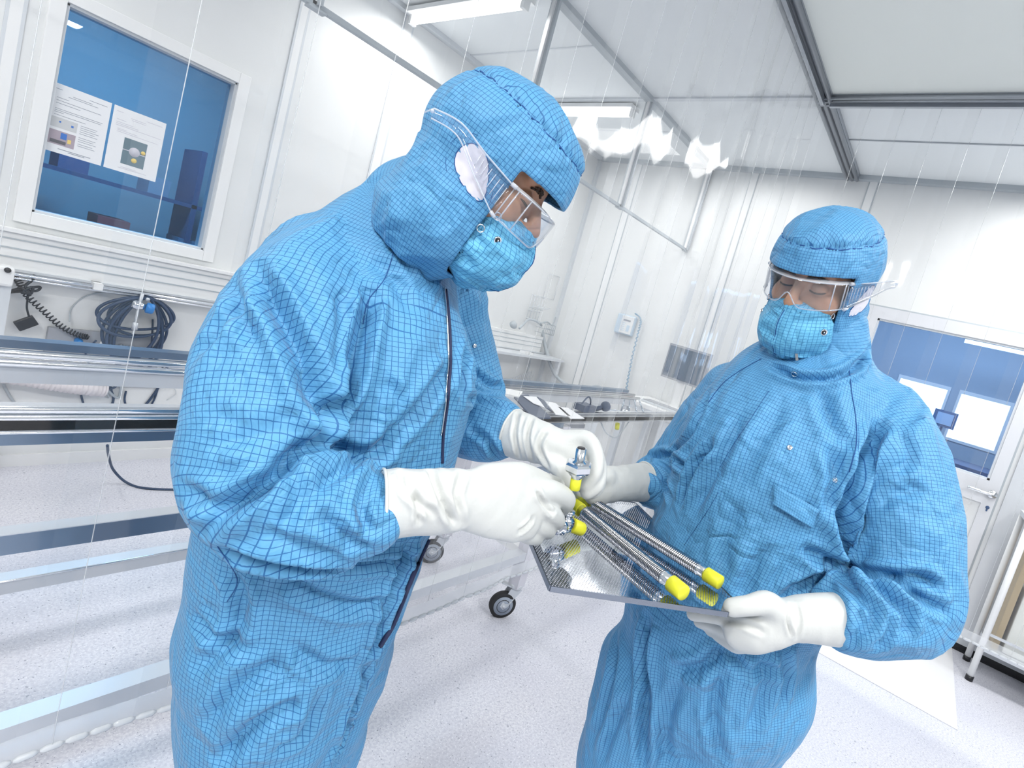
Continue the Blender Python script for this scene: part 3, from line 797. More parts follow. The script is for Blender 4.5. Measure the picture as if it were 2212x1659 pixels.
def stud(bvh, x, y, r, parent, name='press_stud', ring=False):
    q = onsurf(bvh, [(x, y)], 0, 0); q1 = onsurf(bvh, [(x, y)], .01, 0)
    if not q: return
    d = (q1[0] - q[0]); d /= np.linalg.norm(d)
    if ring:
        u = np.cross(d, [0, 0, 1.]); u /= np.linalg.norm(u); v = np.cross(d, u)
        return MB().tube([q[0] + d * .001 + (u * math.cos(t) + v * math.sin(t)) * r for t in np.linspace(0, 2 * PI, 21)], r * .18, 6, False).build(name, M['chrome'], parent)
    b = MB(); b.lathe(q[0], d, [(-.002, r), (.0012, r), (.002, r * .8), (.0014, r * .55), (.0012, r * .5), (.0026, r * .35), (.003, 0)], 18)
    return b.build(name, M['chrome'], parent)
def cuffed_glove(name, cuff, limbs, h, parent, label=None, lines=None, cut=None, seed=1.):
    """a gauntlet with five fingers; 'cuff' = (centre, outward axis, radius) of its open end"""
    lo = np.min([l.lo for l in limbs], 0) + .02; hi = np.max([l.hi for l in limbs], 0) - .02
    c, ax_, r_ = cuff; ax_ = np.array(ax_) / np.linalg.norm(ax_)
    def ex(g, F):
        e = (g - c) @ ax_
        inner = limbs[0].ev(g, .0068)
        F = np.maximum(F, e)                                  # cut square at the cuff
        return np.where(e > -.03, np.maximum(F, -inner), F)   # hollow mouth
    F, lo = grid_eval(limbs, h, 0., lo, hi, ex)
    V, Fc = nets(F, lo, h); V = relax(V, Fc, 2, .5)
    if lines:
        N = vnormals(V, Fc); bvh = BVHTree.FromPolygons([tuple(v) for v in V], [tuple(int(i) for i in f) for f in Fc])
        V = V + N * strokes(V, N, bvh, lines)[:, None]
    o = mesh_from(name, V, Fc, M['glove'], parent)
    # rolled rim
    u = np.cross(ax_, [0.1, .2, 1.]); u /= np.linalg.norm(u); v = np.cross(ax_, u); rim = []
    l0 = limbs[0]
    for k in range(33):
        t = 2 * PI * k / 32; d = u * math.cos(t) + v * math.sin(t)
        X = c + np.outer(np.linspace(0, .09, 120), d) - ax_ * .0015; val = l0.ev(X.astype(np.float32)); kk = np.where(val > 0)[0]
        rim.append(X[kk[0]] if len(kk) else X[-1])
    MB().tube(rim, .0021, 8, False).build('rolled_rim', M['glove'], o)
    return o
def finger(pts, r, k=.004):
    return Limb([P(*p) for p in pts], r, k=k, sub=4)
FWD = cdir(0, 0, 1)
def wrinkle(amp, f, seed):
    def fn(s, a, X):
        q = np.stack([s * f, np.cos(a) * .8 + s * 9, np.sin(a) * .8], 1)
        n = noise3(q + seed); return amp * ((1 - np.abs(n) * 2))
    return fn
# ======================= worker on the left =======================
def worker_left():
    person = None
    up = (0, 0, 1)
    sideT = cdir(.42, .0, .9)
    T = Limb([P(648, 1345, .93), P(680, 1170, .90), P(725, 985, .885), P(745, 815, .88), P(775, 680, .895), P(868, 495, .90), P(940, 430, .85)],
             [.168, .176, .184, .192, .162, .092, .076], [.154, .174, .194, .210, .162, .084, .066], sideT, k=.03,
             fold=fold3(.008, CA @ np.array([.3, -1, .2]), 3.0, 9, 1.3))
    # legs stand on the floor below the frame
    hipn, hipf = P(592, 1400, .875), P(700, 1400, 1.0)
    kn = P(556, 1659, .90); kf = P(640, 1659, 1.03)
    fn_ = np.array([kn[0] + .0, kn[1] + .05, .07]); ff_ = np.array([kf[0] + .0, kf[1] + .05, .07])
    midn = np.array([kn[0] + .03, kn[1] + .0, .5]); midf = np.array([kf[0] + .03, kf[1], .5])
    ff = fold3(.012, CA @ np.array([.75, -.6, .2]), 3.2, 10, 5.1)
    Ln = Limb([hipn, kn, midn, fn_], [.138, .108, .095, .085], None, FWD, k=.03, fold=ff)
    Lf = Limb([hipf, kf, midf, ff_], [.122, .084, .085, .080], None, FWD, k=.02, fold=ff)
    An = Limb([P(725, 590, .84), P(672, 665, .78), P(608, 805, .715), P(575, 935, .675), P(545, 1040, .655), P(605, 1092, .65), P(728, 1106, .667), P(785, 1110, .674), P(812, 1098, .678), P(850, 1090, .684)],
              [.092, .101, .095, .082, .076, .068, .063, .053, .037, .025], None, FWD, k=.007,
              fold=fold3(.0105, CA @ np.array([.45, -.85, 0.1]), 3.2, 11, 2.2))
    Af = Limb([P(950, 620, 1.0), P(975, 720, 1.04), P(1003, 830, 1.06), P(1003, 905, 1.06), P(1048, 924, 1.01), P(1082, 930, .99), P(1100, 935, .98), P(1125, 942, .967)],
              [.075, .080, .076, .070, .062, .049, .035, .024], None, FWD, k=.006, fold=fold3(.009, CA @ np.array([.8, .3, 0.1]), 5, 14, 7.7))
    limbs = [T, Ln, Lf, An, Af]
    fr = Frame(P(1058, 360, .80), cdir(.76, .62, .05), cdir(.62, -.76, -.12), .98)
    person = skin_mesh('person', limbs, fr, M['skin'])
    tag(person, 'person in blue checked coverall and hood bending over the metal fitting, left of the tray', 'person')
    lines = [
        ([(553, 590), (600, 673), (643, 757), (679, 852), (702, 890)], .013, .018),
        ([(500, 600), (530, 680), (560, 740)], .012, .008),
        ([(800, 640), (786, 700), (765, 790), (747, 841), (705, 905)], .011, .022),
        ([(735, 640), (745, 700), (735, 790)], .012, .007),
        ([(700, 889), (690, 955), (643, 978), (560, 993)], .010, .016),
        ([(684, 957), (620, 950), (569, 946), (475, 950)], .011, .010),
        ([(653, 983), (580, 1035), (501, 1098), (445, 1140)], .010, .012),
        ([(622, 1009), (648, 1077), (606, 1140)], .009, .007),
        ([(779, 993), (711, 1035), (663, 1083)], .009, .009),
        ([(640, 985), (560, 1060), (470, 1090), (400, 1060)], .010, .010),
        ([(470, 900), (540, 915), (640, 905)], .010, .006),
        ([(430, 760), (480, 700), (530, 640)], .011, .006),
        ([(690, 1110), (740, 1160), (800, 1190)], .009, .008),
        ([(560, 1150), (650, 1180), (740, 1195)], .009, .006),
        ([(800, 1035), (780, 1090), (795, 1150)], .007, .007),
        ([(826, 946), (894, 894), (947, 826), (968, 800)], .012, .010),
        ([(700, 960), (780, 990), (850, 950)], .012, .012),
        ([(830, 820), (860, 870), (835, 900)], .009, .006),
        ([(800, 560), (850, 600), (880, 660)], .011, .006),
        ([(870, 450), (885, 520), (930, 600)], .010, .012),
        ([(480, 1190), (560, 1215), (660, 1228), (800, 1222), (900, 1200)], .008, .010),
        ([(500, 1240), (520, 1300), (500, 1380), (430, 1440)], .012, .009),
        ([(620, 1250), (690, 1290), (780, 1310), (850, 1280)], .012, .010),
        ([(880, 1180), (850, 1270), (810, 1380), (785, 1440)], .010, .016),
        ([(790, 1440), (755, 1530), (712, 1655)], .010, .018),
        ([(450, 1560), (520, 1480), (600, 1430)], .012, .010),
        ([(480, 1640), (560, 1560), (650, 1520)], .012, .010),
        ([(640, 1400), (700, 1440), (760, 1430)], .011, .008),
        ([(420, 1330), (470, 1380), (540, 1400)], .011, .007),
        ([(600, 1620), (660, 1580), (690, 1500)], .011, .008),
        ([(1020, 800), (1055, 830), (1085, 835)], .007, .010),
        ([(1010, 860), (1050, 870), (1110, 880)], .007, .007),
        ([(1020, 930), (1050, 950), (1075, 990)], .007, .008),
        ([(1010, 740), (1000, 800), (1000, 860)], .009, .010),
    ]
    suit, bv = build_suit(person, limbs, .0088, lines)
    # zip; the dark fly strip also paints the shadow of the open flap
    seam(bv, [(962, 625), (970, 700), (972, 790), (966, 870), (957, 940), (955, 1000)], .0024, 'dark', 'zip', suit, .001)
    seam(bv, [(958, 622), (965, 700), (967, 790), (961, 870), (952, 940)], .0012, 'chrome', 'zip_teeth', suit, .0015)
    seam(bv, [(925, 1165), (905, 1210), (880, 1270), (850, 1345), (822, 1395)], .004, 'dark', 'fly_zip_shadow', suit, .001)
    seam(bv, [(860, 425), (862, 470), (850, 540), (832, 600), (795, 650), (785, 700)], .0007, 'seam', 'raglan_seam', suit)
    seam(bv, [(470, 1180), (512, 1250), (490, 1300)], .0006, 'seam', 'pocket_seam', suit)
    stud(bv, 1025, 747, .004, suit)
    p = onsurf(bv, [(1004, 606)], .012, 0)
    if p: MB().bar(p[0], p[0] + cdir(-.15, 1, 0) * .022, .0045, .0015, tuple(FWD)).build('zip_pull', M['chrome'], suit)
    build_head(person, fr, 'suit', .018, -.022)
    # near glove (right hand), back of the hand to the camera, fingers closing on the fitting's cap
    wr = wrinkle(.0022, 42, 3.)
    gl = Limb([P(800, 1092, .668), P(880, 1086, .682), P(945, 1082, .700), P(1003, 1080, .722), P(1060, 1083, .748), P(1118, 1092, .782), P(1150, 1098, .805)],
              [.0435, .0425, .041, .0395, .049, .053, .045], [.040, .038, .034, .028, .024, .022, .018], cdir(.1, 1, 0), k=.01,
              fold=lambda s, a, X: np.where(s < .135, wr(s, a, X) * np.clip((.135 - s) / .03, 0, 1), .0006 * noise3(X * 60)))
    fs = [finger([(1050, 1035, .75), (1120, 1025, .80), (1180, 1040, .86), (1222, 1052, .92)], [.020, .019, .0135, .012], .012),      # thumb
          finger([(1140, 1062, .795), (1190, 1062, .83), (1222, 1080, .865), (1212, 1100, .90)], [.020, .0185, .0165, .013], .006),
          finger([(1138, 1092, .795), (1185, 1108, .825), (1203, 1126, .86), (1185, 1130, .89)], [.018, .0165, .0135, .012], .004),
          finger([(1128, 1118, .795), (1168, 1136, .825), (1184, 1148, .86), (1165, 1148, .885)], [.017, .0155, .0125, .011], .004),
          finger([(1112, 1138, .785), (1142, 1156, .81), (1158, 1162, .84), (1145, 1158, .865)], [.0155, .0135, .011, .010], .004)]
    L2 = [([(885, 1025), (900, 1080), (905, 1130)], .004, .004), ([(930, 1018), (955, 1080), (985, 1135)], .005, .006),
          ([(865, 1020), (880, 1060), (935, 1110)], .005, .004), ([(1000, 1018), (985, 1070), (1000, 1135)], .005, .004),
          ([(1160, 1060), (1175, 1090), (1195, 1110)], .004, .004), ([(1120, 1150), (1140, 1135), (1150, 1120)], .004, .003)]
    cuffed_glove('glove', (P(824, 1090, .673), P(824, 1090, .673) - P(900, 1086, .69), .043), [gl] + fs, .0028, person, lines=L2)
    # far glove (left hand)
    wr2 = wrinkle(.002, 55, 8.)
    g2 = Limb([P(1085, 925, .985), P(1125, 942, .965), P(1165, 955, .945), P(1200, 966, .935), P(1240, 985, .93), P(1262, 1000, .93)],
              [.044, .042, .036, .033, .040, .034], [.040, .038, .031, .026, .022, .018], cdir(-.35, 1, 0), k=.008,
              fold=lambda s, a, X: np.where(s < .10, wr2(s, a, X), .0005 * noise3(X * 60)))
    f2 = [finger([(1248, 975, .955), (1270, 1000, .957), (1268, 1045, .952)], [.028, .028, .020], .01), finger([(1185, 990, .925), (1205, 1010, .91), (1222, 1033, .90), (1233, 1045, .898)], [.017, .015, .0125, .0105], .008),   # thumb
          finger([(1230, 950, .93), (1268, 950, .922), (1287, 983, .905), (1285, 1022, .897), (1266, 1048, .897)], [.017, .0155, .0135, .0125, .011], .006),
          finger([(1245, 965, .94), (1280, 972, .93), (1295, 1013, .915), (1290, 1048, .905), (1268, 1064, .90)], [.016, .0145, .0130, .012, .0105], .004),
          finger([(1245, 985, .955), (1280, 998, .95), (1295, 1035, .935), (1285, 1060, .92), (1268, 1064, .915)], [.015, .0135, .012, .0115, .010], .004),
          finger([(1235, 1000, .965), (1272, 1020, .965), (1285, 1045, .955), (1272, 1062, .94)], [.014, .012, .011, .0095], .004)]
    L3 = [([(1120, 890), (1112, 940), (1125, 1000)], .004, .004), ([(1150, 900), (1140, 950), (1155, 1010)], .004, .004), ([(1180, 930), (1165, 965), (1185, 1010)], .004, .004)]
    cuffed_glove('glove', (P(1105, 934, .975), P(1105, 934, .975) - P(1150, 950, .955), .043), [g2] + f2, .0028, person, lines=L3)
    for (k, f) in ((kn, fn_), (kf, ff_)):
        b = MB(); d = np.array([.8, -.55, 0]); d /= np.linalg.norm(d)
        b.tube([np.array([f[0], f[1], .22]), np.array([f[0], f[1], .09]), np.array([f[0], f[1], .06]) + d * .05, np.array([f[0], f[1], .05]) + d * .14, np.array([f[0], f[1], .04]) + d * .19], [.075, .07, .058, .048, .038], 16)
        b.build('overshoe', M['white'], person)
    return person
# ======================= worker on the right =======================
def worker_right():
    sideT = cdir(.72, .22, -.62)
    T = Limb([P(1535, 1440, 1.12), P(1548, 1310, 1.10), P(1625, 1150, 1.08), P(1680, 990, 1.07), P(1735, 875, 1.065), P(1778, 785, 1.04), P(1790, 710, 1.02)],
             [.190, .186, .180, .198, .165, .078, .060], [.160, .158, .160, .165, .130, .072, .060], sideT, k=.03,
             fold=fold3(.007, CA @ np.array([.5, -.85, 0]), 3.0, 9, 11.3))
    hr, hl = P(1430, 1465, 1.16), P(1600, 1465, 1.08)
    kr = P(1375, 1659, 1.19); kl = P(1530, 1659, 1.11)
    fr_ = np.array([kr[0] + .02, kr[1], .07]); fl_ = np.array([kl[0] + .02, kl[1], .07])
    ff = fold3(.013, CA @ np.array([.35, -.9, .1]), 3.0, 9, 15.1)
    Lr = Limb([hr, kr, np.array([kr[0], kr[1], .4]), fr_], [.128, .126, .10, .085], None, FWD, k=.025, fold=ff)
    Ll = Limb([hl, kl, np.array([kl[0], kl[1], .4]), fl_], [.124, .100, .09, .085], None, FWD, k=.025, fold=ff)
    Al = Limb([P(1862, 880, 1.02), P(1925, 975, .965), P(1950, 1100, .925), P(1955, 1215, .90), P(1955, 1298, .885), P(1893, 1326, .875), P(1858, 1334, .87), P(1836, 1337, .867), P(1805, 1338, .864)],
              [.073, .086, .079, .075, .072, .067, .058, .041, .026], None, FWD, k=.006, fold=fold3(.0105, CA @ np.array([.35, -.9, 0.1]), 3.6, 12, 12.2))
    Ar = Limb([P(1580, 850, 1.15), P(1530, 920, 1.18), P(1468, 1000, 1.22), P(1432, 1040, 1.22), P(1410, 1042, 1.195), P(1396, 1042, 1.18), P(1375, 1042, 1.165)],
              [.066, .068, .062, .062, .049, .036, .024], None, FWD, k=.006, fold=fold3(.009, CA @ np.array([.6, -.8, 0.1]), 5, 13, 17.7))
    limbs = [T, Lr, Ll, Al, Ar]
    fr = Frame(P(1779, 594, 1.0), cdir(-.77, .26, -.55), cdir(.17, -.93, -.34), .93)
    person = skin_mesh('person', limbs, fr, M['skin'])
    tag(person, 'person in blue checked coverall and hood holding the perforated tray, eyes lowered', 'person')
    lines = [
        ([(1665, 790), (1700, 808), (1745, 818), (1800, 815), (1850, 790), (1878, 750)], .007, .012),
        ([(1896, 927), (1869, 984), (1839, 1050), (1825, 1116), (1830, 1200)], .012, .024),
        ([(1812, 1143), (1830, 1209), (1850, 1232)], .010, .020),
        ([(1850, 1236), (1922, 1244), (1988, 1248), (2025, 1270)], .009, .016),
        ([(1869, 1244), (1922, 1292), (1960, 1330), (1950, 1370)], .009, .011),
        ([(1822, 1240), (1850, 1278), (1887, 1327), (1869, 1380)], .009, .011),
        ([(1922, 1250), (1988, 1288), (2045, 1323)], .009, .010),
        ([(1850, 1300), (1860, 1350), (1840, 1390)], .007, .008),
        ([(1925, 1330), (1915, 1370), (1890, 1400)], .008, .007),
        ([(1790, 960), (1808, 1028), (1795, 1085), (1825, 1150)], .012, .010),
        ([(1737, 1187), (1790, 1209), (1828, 1209)], .010, .011),
        ([(1790, 1240), (1720, 1270), (1690, 1300)], .011, .010),
        ([(1830, 1190), (1760, 1250), (1730, 1280)], .011, .010),
        ([(1780, 850), (1790, 900), (1820, 960)], .013, .008),
        ([(1945, 930), (1965, 985), (1940, 1020)], .010, .006),
        ([(1900, 1100), (1930, 1070), (2000, 1055)], .011, .006),
        ([(1690, 880), (1640, 960), (1600, 1040)], .014, .006),
        ([(1600, 900), (1560, 990), (1500, 1100)], .012, .008),
        ([(1530, 850), (1500, 920), (1450, 990)], .010, .009),
        ([(1400, 990), (1440, 985), (1480, 1010)], .008, .012),
        ([(1395, 1010), (1430, 1030), (1450, 1080)], .008, .009),
        ([(1540, 960), (1500, 1010), (1470, 1090)], .009, .012),
        ([(1600, 1100), (1570, 1160), (1560, 1230)], .013, .006),
        ([(1650, 1190), (1620, 1240), (1600, 1290)], .013, .007),
        ([(1560, 1400), (1520, 1440), (1460, 1450)], .012, .012),
        ([(1400, 1340), (1390, 1420), (1395, 1500), (1385, 1659)], .011, .016),
        ([(1330, 1380), (1320, 1480), (1280, 1600)], .011, .008),
        ([(1470, 1470), (1440, 1560), (1440, 1650)], .012, .008),
        ([(1560, 1440), (1540, 1540), (1560, 1640)], .012, .009),
        ([(1640, 1410), (1650, 1480), (1620, 1580)], .012, .008),
        ([(1690, 1400), (1700, 1450), (1690, 1520)], .009, .008),
        ([(1580, 1410), (1620, 1450), (1690, 1440)], .010, .007),
        ([(1360, 1500), (1330, 1560), (1300, 1640)], .010, .007),
    ]
    suit, bv = build_suit(person, limbs, .0088, lines, 'suit2')
    seam(bv, [(1660, 845), (1625, 900), (1585, 960), (1555, 1010)], .0004, 'seam', 'placket_seam', suit)
    seam(bv, [(1552, 1063), (1526, 1107), (1478, 1178)], .0004, 'seam', 'placket_seam', suit)
    seam(bv, [(1835, 800), (1840, 850), (1848, 900), (1850, 960), (1835, 1020)], .0008, 'seam', 'raglan_seam', suit)
    seam(bv, [(1645, 775), (1600, 800), (1560, 830), (1530, 870)], .0008, 'seam', 'raglan_seam', suit)
    q = onsurf(bv, [(1670, 1088), (1700, 1062), (1775, 1110), (1750, 1135), (1670, 1088)], .002, 0)
    # pocket flap
    cor = [(1672, 1046), (1770, 1100), (1748, 1136), (1668, 1086)]
    V = []; n = 8
    for i in range(n + 1):
        for j in range(n + 1):
            u, v = i / n, j / n
            x = (1 - v) * ((1 - u) * cor[0][0] + u * cor[1][0]) + v * ((1 - u) * cor[3][0] + u * cor[2][0])
            y = (1 - v) * ((1 - u) * cor[0][1] + u * cor[1][1]) + v * ((1 - u) * cor[3][1] + u * cor[2][1])
            w = onsurf(bv, [(x, y)], .002 + .006 * v, 0); V.append(w[0] if w else P(x, y, 1.0))
    Fq = [(i * (n + 1) + j, (i + 1) * (n + 1) + j, (i + 1) * (n + 1) + j + 1, i * (n + 1) + j + 1) for i in range(n) for j in range(n)]
    fl = raw('pocket_flap', V, Fq, M['suit2'], None, True); fix_parent(fl, suit)
    uvl = fl.data.uv_layers.new(name='cloth')
    for p_ in fl.data.polygons:
        for li in p_.loop_indices:
            v_ = fl.data.loops[li].vertex_index; uvl.data[li].uv = ((v_ // (n + 1)) * .0122 + .001, (v_ % (n + 1)) * .0046 + .001)
    so = fl.modifiers.new('thickness', 'SOLIDIFY'); so.thickness = .003; so.offset = -1
    stud(bv, 1706, 967, .0045, suit); stud(bv, 1804, 1037, .0045, suit)
    stud(bv, 1716, 808, .005, suit, 'snap_ring', True)
    p = onsurf(bv, [(1719, 790)], .01, 0)
    if p: MB().bar(p[0], p[0] + cdir(-.1, -1, 0) * .014, .005, .0015, tuple(FWD)).build('zip_pull', M['chrome'], suit)
    build_head(person, fr, 'suit2', .026, .0)
    # near glove (left hand): palm up under the tray corner, thumb on top
    wr = wrinkle(.0016, 45, 13.)
    gl = Limb([P(1850, 1340, .868), P(1800, 1337, .862), P(1755, 1336, .858), P(1712, 1338, .855), P(1665, 1350, .855), P(1625, 1362, .86), P(1595, 1366, .868)],
              [.041, .040, .037, .0335, .038, .036, .028], [.040, .038, .035, .030, .030, .030, .024], cdir(0, 1, 0), k=.008,
              fold=lambda s, a, X: np.where(s < .11, wr(s, a, X) * .8, .0004 * noise3(X * 60)))
    fs = [finger([(1682, 1325, .845), (1655, 1303, .835), (1618, 1308, .83), (1582, 1312, .835)], [.022, .019, .0155, .0145], .010),
          finger([(1620, 1345, .865), (1575, 1336, .88), (1535, 1330, .90), (1498, 1326, .92)], [.018, .0135, .012, .009], .008),
          finger([(1615, 1362, .87), (1572, 1362, .90), (1545, 1350, .93), (1512, 1342, .96)], [.017, .013, .012, .010], .006),
          finger([(1610, 1378, .87), (1578, 1380, .90), (1556, 1368, .93), (1530, 1358, .96)], [.016, .012, .012, .010], .006),
          finger([(1618, 1385, .865), (1592, 1394, .885), (1572, 1384, .91), (1556, 1372, .93)], [.016, .013, .011, .010], .008)]
    L2 = [([(1708, 1305), (1702, 1340), (1710, 1372)], .003, .003), ([(1720, 1305), (1728, 1340), (1722, 1380)], .003, .002), ([(1560, 1340), (1600, 1345), (1650, 1365)], .005, .003)]
    cuffed_glove('glove', (P(1828, 1338, .865), P(1828, 1338, .865) - P(1770, 1336, .86), .04), [gl] + fs, .0028, person, lines=L2)
    # far glove (right hand) on the far tray corner
    wr2 = wrinkle(.0015, 50, 23.)
    g2 = Limb([P(1412, 1040, 1.19), P(1375, 1042, 1.165), P(1330, 1045, 1.13), P(1295, 1050, 1.10), P(1275, 1056, 1.09)],
              [.043, .041, .037, .040, .034], [.038, .034, .028, .022, .017], cdir(0, 1, 0), k=.008, fold=lambda s, a, X: wr2(s, a, X) * .7)
    f2 = [finger([(1310, 1030, 1.10), (1282, 1035, 1.07), (1262, 1050, 1.06), (1250, 1062, 1.055)], [.018, .0145, .0125, .011], .008),
          finger([(1290, 1040, 1.11), (1262, 1052, 1.12), (1250, 1072, 1.14), (1262, 1085, 1.17)], [.015, .0125, .0115, .010], .006),
          finger([(1290, 1055, 1.11), (1262, 1066, 1.13), (1258, 1082, 1.16), (1272, 1092, 1.19)], [.015, .0125, .0115, .010], .005),
          finger([(1292, 1066, 1.11), (1268, 1078, 1.14), (1270, 1092, 1.17), (1288, 1098, 1.20)], [.014, .012, .011, .010], .005),
          finger([(1298, 1074, 1.12), (1282, 1086, 1.15), (1288, 1096, 1.18), (1302, 1100, 1.20)], [.013, .011, .010, .009], .005)]
    cuffed_glove('glove', (P(1393, 1041, 1.177), P(1393, 1041, 1.177) - P(1345, 1044, 1.14), .043), [g2] + f2, .003, person)
    for f in (fr_, fl_):
        b = MB(); d = np.array([-.75, .45, 0]); d /= np.linalg.norm(d)
        b.tube([np.array([f[0], f[1], .22]), np.array([f[0], f[1], .09]), np.array([f[0], f[1], .06]) + d * .05, np.array([f[0], f[1], .05]) + d * .14, np.array([f[0], f[1], .04]) + d * .19], [.075, .07, .058, .048, .038], 16)
        b.build('overshoe', M['white'], person)
    return person
# ---------------------------------------------------------------- curtains
def curtain(name, p0, p1, z0, z1, label, seed, amp=.016, sw=.215, step=.165):
    p0 = np.array([*p0, 0.]); p1 = np.array([*p1, 0.]); Lc = np.linalg.norm(p1 - p0); e = (p1 - p0) / Lc; nn = np.array([-e[1], e[0], 0])
    c = empty(name, p0); tag(c, label, 'curtain')
    def pt(s, z, off):
        q = noise3(np.array([[s * 3.1 + seed, z * .35, seed]]))[0] * amp * 1.6 + noise3(np.array([[s * 9 + seed, z * 1.1, 2.2]]))[0] * amp * .6 + noise3(np.array([[s * 22 + seed, z * 4., 5.2]]))[0] * amp * .09
        f = min(1, (z1 - z) * 2.5)
        return p0 + e * s + nn * (q * f + off) + np.array([0, 0, z])
    n = int(Lc / step); nz = 40
    for i in range(n):
        s0 = i * step; s1 = min(s0 + sw, Lc); ns = 7; V = []; Fq = []; off = .0035 * (i % 2)
        for a in range(ns + 1):
            for b in range(nz + 1): V.append(pt(s0 + (s1 - s0) * a / ns, z0 + (z1 - z0) * b / nz, off))
        for a in range(ns):
            for b in range(nz): Fq.append((a * (nz + 1) + b, (a + 1) * (nz + 1) + b, (a + 1) * (nz + 1) + b + 1, a * (nz + 1) + b + 1))
        st = raw('strip', V, Fq, M['film'], None, True); fix_parent(st, c)
        t = MB(); t.tube([pt(s1, z0 + (z1 - z0) * b / nz, off) for b in range(nz + 1)], .0008, 4, False)
        t.build('welded_edge', M['hem'], st)
    # weighted hem: a band and a chain in its sleeve
    V = []; Fq = []; ns = int(Lc / .05)
    for a in range(ns + 1):
        s = Lc * a / ns; V += [pt(s, z0 + .045, .002), pt(s, z0 - .004, .002)]
    Fq = [(2 * i, 2 * i + 2, 2 * i + 3, 2 * i + 1) for i in range(ns)]
    hm = raw('hem', V, Fq, M['hem'], None, True); fix_parent(hm, c)
    ch = MB(); s = 0
    while s < Lc:
        a = pt(s, z0, .002); d = pt(min(s + .032, Lc), z0, .002)
        ch.tube([a, a * .8 + d * .2, a * .2 + d * .8, d], [.003, .0062, .0062, .003], 8); s += .034
    x = ch.build('weight_chain', M['chain'], c)
    rl = MB(); rl.bar(p0 + np.array([0, 0, z1]), p1 + np.array([0, 0, z1]), .02, .02); rl.build('rail', M['frame'], c)
    return c
curtain('film_curtain', (-.9, 1.0), (3.3, 1.0), .475, 2.985, 'clear film curtain with chain hem hanging behind the two workers', 3.3)
curtain('film_curtain', (3.325, .965), (3.325, -1.9), .47, 2.985, 'clear film curtain hanging in front of the door at right', 8.1, amp=.008)
# hanging frame with rods
r = empty('ceiling_hung_rail', (1.0, 2.16, 2.27)); tag(r, 'grey rail hung on white posts from the ceiling along the room', 'rail')
MB().box((.3, 2.15, 2.262), (4.60, 2.175, 2.282)).build('rail', M['grey'], r)
for x in (1.0, 2.19, 3.34, 4.585):
    MB().box((x - .008, 2.13, 2.27), (x + .008, 2.19, ZC - .03)).m(1).box((x - .022, 2.15, 2.27), (x + .0, 2.17, ZC - .03)).m(0).box((x - .035, 2.145, 2.255), (x + .035, 2.18, 2.262)).build('post', [M['grey'], M['white']], r)
V = [(.3, 2.163, 2.28), (4.6, 2.163, 2.28), (4.6, 2.163, ZC), (.3, 2.163, ZC)]
sc = raw('clear_screen', V, [(0, 1, 2, 3)], M['film'], None); fix_parent(sc, r)
# ---------------------------------------------------------------- lamps
TUBE = emit('fluorescent tube', (.95, .98, 1), 4.5)
def lamp(x, y0, y1, z, label, on=TUBE):
    l = empty('ceiling_lamp', (x, (y0 + y1) / 2, z)); tag(l, label, 'lamp', 'tube lamps along the ceiling')
    MB().box((x - .06, y0, z + .028), (x + .06, y1, z + .055)).build('housing', M['white'], l)
    MB().cyl((x, y0 + .02, z), (x, y1 - .02, z), .022, 14).build('tube', on, l)
    for y in (y0 + .012, y1 - .012): MB().box((x - .024, y - .012, z - .026), (x + .024, y + .012, z + .03)).build('end_cap', M['white'], l)
    return l
lamp(2.12, 2.30, 3.30, ZC - .075, 'long glowing tube lamp at the top edge above the left head')
lamp(3.42, 2.32, 3.25, ZC - .075, 'glowing tube lamp at the far end, right of the left head')
l3 = lamp(-.2, 1.9, 3.1, ZC - .075, 'tube lamp seen only as a reflection in the dark window')
